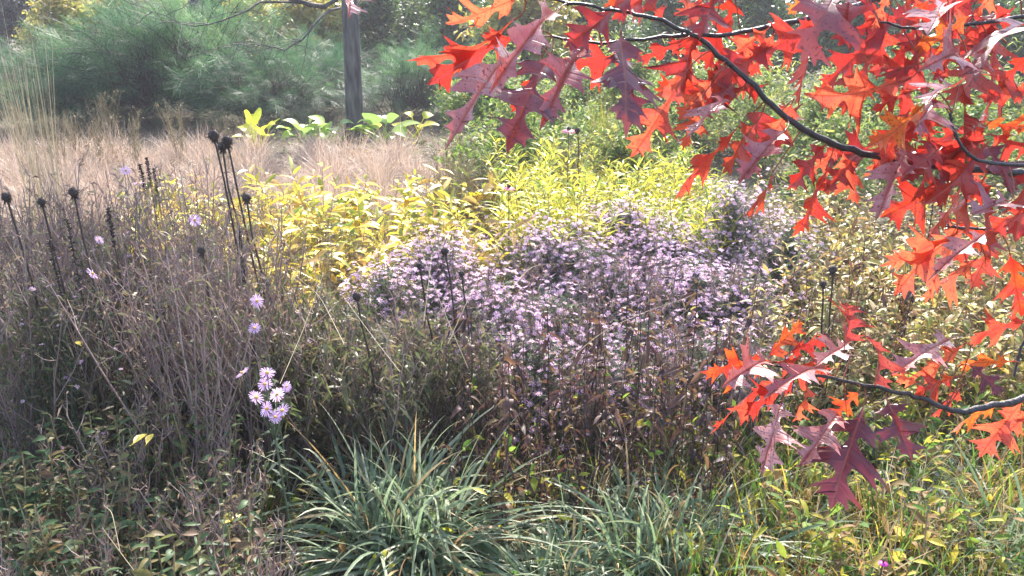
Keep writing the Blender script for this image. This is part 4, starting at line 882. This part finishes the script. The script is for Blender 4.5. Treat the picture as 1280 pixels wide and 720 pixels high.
# base pixel, tip pixel, colour, roll (turn about the long axis), toward (+) or away (-) from the viewer in metres at the tip
LEAVES = [
 (446, -22, 434, 24, 'p', 20, .05), (650, -6, 557, 29, 'r', 30, -.03), (645, 24, 507, 76, 'r', 58, -.03), (652, 42, 534, 106, 'r', 22, -.03), (648, 58, 556, 187, 'p', 46, .08), (700, 10, 612, 118, 'p', 48, .08),
 (688, 70, 634, 192, 'm', 28, .07), (665, 95, 640, 140, 'o', 20, -.02), (736, 48, 676, 163, 'p', 30, .07), (776, 36, 784, 172, 'm', 4, .06), (765, 60, 790, 150, 'm', 50, .05), (856, 92, 790, 197, 'r', 12, -.03),
 (858, 48, 795, 78, 'r', 35, -.02), (872, 50, 838, 118, 'r', 25, -.03), (770, 12, 745, -25, 'o', 20, .0), (830, 26, 800, -12, 'r', 25, -.03), (868, 40, 858, -8, 'r', 20, -.03), (900, -20, 874, 50, 'd', 15, .04),
 (912, -24, 912, 36, 'o', 10, -.03), (880, -15, 866, 24, 'o', 25, -.04), (962, 34, 905, 78, 'r', 22, -.03), (968, 40, 938, 97, 'r', 38, -.03), (1056, -18, 1000, 78, 'm', 18, .06), (1020, -20, 985, 18, 'o', 30, -.03), (1068, -20, 1060, 60, 'd', 30, .05),
 (1150, 80, 1084, 90, 'r', 15, -.02), (1216, 18, 1140, 64, 'o', 15, .0), (1228, 28, 1165, 92, 'r', 50, -.03), (1205, 72, 1148, 90, 'p', 58, .05), (1292, 26, 1218, 104, 'm', 42, .08), (1290, 66, 1232, 128, 'o', 18, -.03), (1232, 62, 1186, 134, 'd', 38, .05),
 (1138, 98, 1005, 117, 'r', 42, -.02), (1145, 112, 1088, 138, 'r', 25, -.02), (1196, 105, 1155, 136, 'p', 45, .05), (1158, 128, 1082, 184, 'o', 48, .0), (1290, 112, 1222, 120, 'r', 35, -.02), (1112, -10, 1090, 40, 'r', 50, -.02), (1170, -10, 1145, 24, 'o', 35, -.02), (1180, 5, 1160, 45, 'p', 35, .05),
 (1255, -20, 1215, 22, 'r', 30, -.03), (918, 122, 858, 172, 'p', 48, .06), (892, 98, 848, 152, 'r', 15, -.03), (880, 118, 852, 188, 'r', 35, -.03), (928, 156, 842, 252, 'r', 52, -.01), (948, 150, 902, 218, 'd', 22, .02), (992, 126, 955, 186, 'r', 15, -.03), (984, 160, 922, 230, 'p', 25, .06),
 (968, 212, 928, 272, 'd', 72, .02), (1034, 178, 984, 238, 'd', 8, .0), (1050, 184, 1008, 218, 'r', 20, -.03), (1034, 208, 990, 296, 'o', 50, -.01), (1066, 198, 1030, 240, 'd', 25, .02), (1052, 188, 1074, 258, 'r', 20, .0), (1142, 178, 1092, 278, 'p', 28, .07), (1120, 196, 1075, 224, 'r', 40, -.02),
 (1200, 162, 1138, 198, 'd', 10, .02), (1230, 178, 1268, 246, 'm', 8, .03), (1222, 205, 1216, 250, 'r', 15, -.02), (1180, 176, 1224, 206, 'd', 25, .03), (1238, 168, 1292, 192, 'r', 30, -.02), (1228, 150, 1288, 158, 'o', 45, -.01), (1168, 126, 1140, 166, 'p', 35, .05), (1262, 252, 1212, 268, 'p', 70, .04),
 (1302, 252, 1254, 284, 'r', 35, -.02), (1212, 279, 1100, 332, 'r', 35, -.02), (1198, 288, 1118, 370, 'r', 48, -.02), (1236, 288, 1160, 350, 'p', 55, .05), (1244, 296, 1214, 362, 'd', 18, .0), (1222, 322, 1148, 374, 'r', 50, -.02), (1262, 314, 1276, 396, 'o', 8, -.02), (1290, 398, 1210, 432, 'r', 55, -.02),
 (1194, 420, 1114, 468, 'p', 45, .05), (1208, 428, 1118, 484, 'r', 45, -.02), (1270, 452, 1196, 458, 'o', 50, -.02), (1212, 456, 1254, 496, 'm', 18, .04), (1198, 470, 1142, 494, 'o', 35, -.01), (1202, 484, 1162, 522, 'r', 35, -.02), (1280, 500, 1224, 572, 'r', 18, -.03), (1250, 502, 1186, 542, 'o', 50, .0), (1296, 512, 1248, 550, 'r', 35, -.03),
 (962, 450, 875, 464, 'o', 14, -.01), (960, 448, 1004, 402, 'o', 48, -.02), (985, 442, 1036, 424, 'r', 40, -.02), (966, 452, 1040, 470, 'r', 28, -.02), (962, 452, 902, 484, 'p', 56, .05), (982, 470, 888, 542, 'r', 60, -.01), (1000, 470, 930, 520, 'r', 58, -.01), (1040, 460, 952, 500, 'p', 42, .06), (1062, 428, 1020, 458, 'p', 25, .05),
 (1056, 432, 1056, 378, 'p', 25, .05), (1094, 484, 1082, 418, 'p', 14, .06), (978, 500, 952, 594, 'p', 14, .06), (1010, 478, 990, 528, 'r', 45, -.02), (1080, 508, 1038, 636, 'm', 4, .05), (1052, 512, 998, 584, 'p', 52, .07), (1108, 498, 1140, 576, 'm', 4, .04), (1076, 488, 1040, 524, 'o', 35, -.01), (1150, 478, 1112, 462, 'r', 50, -.02)]
leaf_n = 0
for bx, by, tx, ty, kind, roll, toward in LEAVES[:100]:
    d0 = 1.27
    for _ in range(2):
        c = atd(bx, by, d0) - TR; j = np.argmin(((allq - c) ** 2).sum(1) + np.where(np.isin(allk, list('f')), .003, 0))
        d0 = float(((allq[j] + TR - EYE) @ FW)) + random.uniform(-.02, .02)
    k_ = allk[j]
    base = atd(bx, by, d0) - TR; tip = atd(tx, ty, d0 - toward * (1.5 if kind == 'p' else 1.0)) - TR
    view = nrm(EYE - (base + TR)); ax = nrm(tip - base)
    n0 = nrm(view - ax * (view @ ax)); sx = np.cross(ax, n0); a = math.radians(roll)
    # turn so that glossy leaves lean their upper face to the sky, glowing leaves lean away
    sg = 1 if (sx[2] > 0) == (kind in 'mp') else -1
    nn = n0 * math.cos(a) + sx * math.sin(a) * sg
    if kind == 'p': h_ = np.array([random.uniform(-.3, .3), -.35, .93]); nn = nrm(nrm(h_ - ax * (h_ @ ax)) * .75 + n0 * .25)
    if kind in 'ro' and nn[2] > 0 and False: nn = -nn
    mb = MB(); leaf_n += 1
    oak_leaf(mb, base, tip, nn, kind, leaf_n, fold=random.uniform(.4, .9) if kind == 'p' else random.uniform(.1, .6), bend=random.uniform(.2, .9) * (1 if kind in 'mp' else random.choice([1, -.6])), twist=random.uniform(-.8, .8), width={'p': .074, 'm': .115, 'd': .1, 'r': .104, 'o': .098}[kind] * random.uniform(.85, 1.15) * (1.15 if abs(ty - by) > 110 else 1))
    q = allq[j]; ctl = base - ax * min(.03, np.linalg.norm(q - base) * .6); ss = np.linspace(0, 1, 7)[:, None]
    tubes(mb, ((1 - ss) ** 2 * q + 2 * ss * (1 - ss) * ctl + ss ** 2 * (base + ax * .006))[None], .0011, .0009, 5, u=np.array([.5]))
    o = mb.obj('leaf', OAK[kind], BO[k_])
# the rest of the oak's own leaves, outside the photograph's frame
mb = {k_: MB() for k_ in 'romd'}
vis = [i for i in range(len(allq)) if allk[i] in 'abcdegh']
for i in range(202):
    if i >= 150:      # more leaves behind the larger ones, in the thick of the branches
        for _ in range(200):
            c = allq[random.choice(vis)]; pw = c + TR; rel = pw - EYE; dz = rel @ FW; sx_, sy_ = 640 + FPX * (rel @ RT) / dz, 360 - FPX * (rel @ UPV) / dz
            if (1000 < sx_ < 1330 and sy_ < 265 and random.random() < (1 if sx_ > 1120 else .4)) or (780 < sx_ < 1000 and sy_ < 150 and random.random() < .3): break
        c = c + rng.normal(size=3) * np.array([.035, .02, .03]) + np.array([0, .05, 0]); L = random.uniform(.09, .14)
        ax = nrm(np.array([random.uniform(-.9, .1), random.uniform(-.5, .5), random.uniform(-.8, -.1)]))
        oak_leaf(mb[random.choice('rrrodd')], c, c + ax * L, nrm(np.array([0, -.8, .3]) + rng.normal(size=3) * .5), 'r', 2000 + i, .35, random.uniform(-.6, .9), random.uniform(-.5, .5)); continue
    if i < 70:
        z = random.uniform(1.5, 4.4); an = random.uniform(-1.2, 1.9); R = random.uniform(.3, 1.1); c = np.array([math.cos(an) * R, math.sin(an) * R, z])
    else:
        k_ = random.choice('abcdfh'); q = BP[k_]; c = q[random.randrange(2, int(len(q) * .28))] + rng.normal(size=3) * .07
    pw = c + TR; rel = pw - EYE; dz = rel @ FW
    if dz > .05:
        sx_, sy_ = 640 + FPX * (rel @ RT) / dz, 360 - FPX * (rel @ UPV) / dz
        if -150 < sx_ < 1400 and -150 < sy_ < 900: continue
    ax = nrm(rng.normal(size=3) * .7 + np.array([-.3, -.2, -.6])); L = random.uniform(.1, .16)
    oak_leaf(mb[random.choice('rom')], c, c + ax * L, rvec(1)[0], 'r', 1000 + i, .2, .5, .2)
o = None
bb = MB(); mats = []
for i, k_ in enumerate('romd'):
    if mb[k_].n: v, f, u, m = mb[k_].arrays(); bb.add(v, f, u, len(mats)); mats.append(OAK[k_])
o = bb.obj('leaves', mats, oak); o['kind'] = 'stuff'
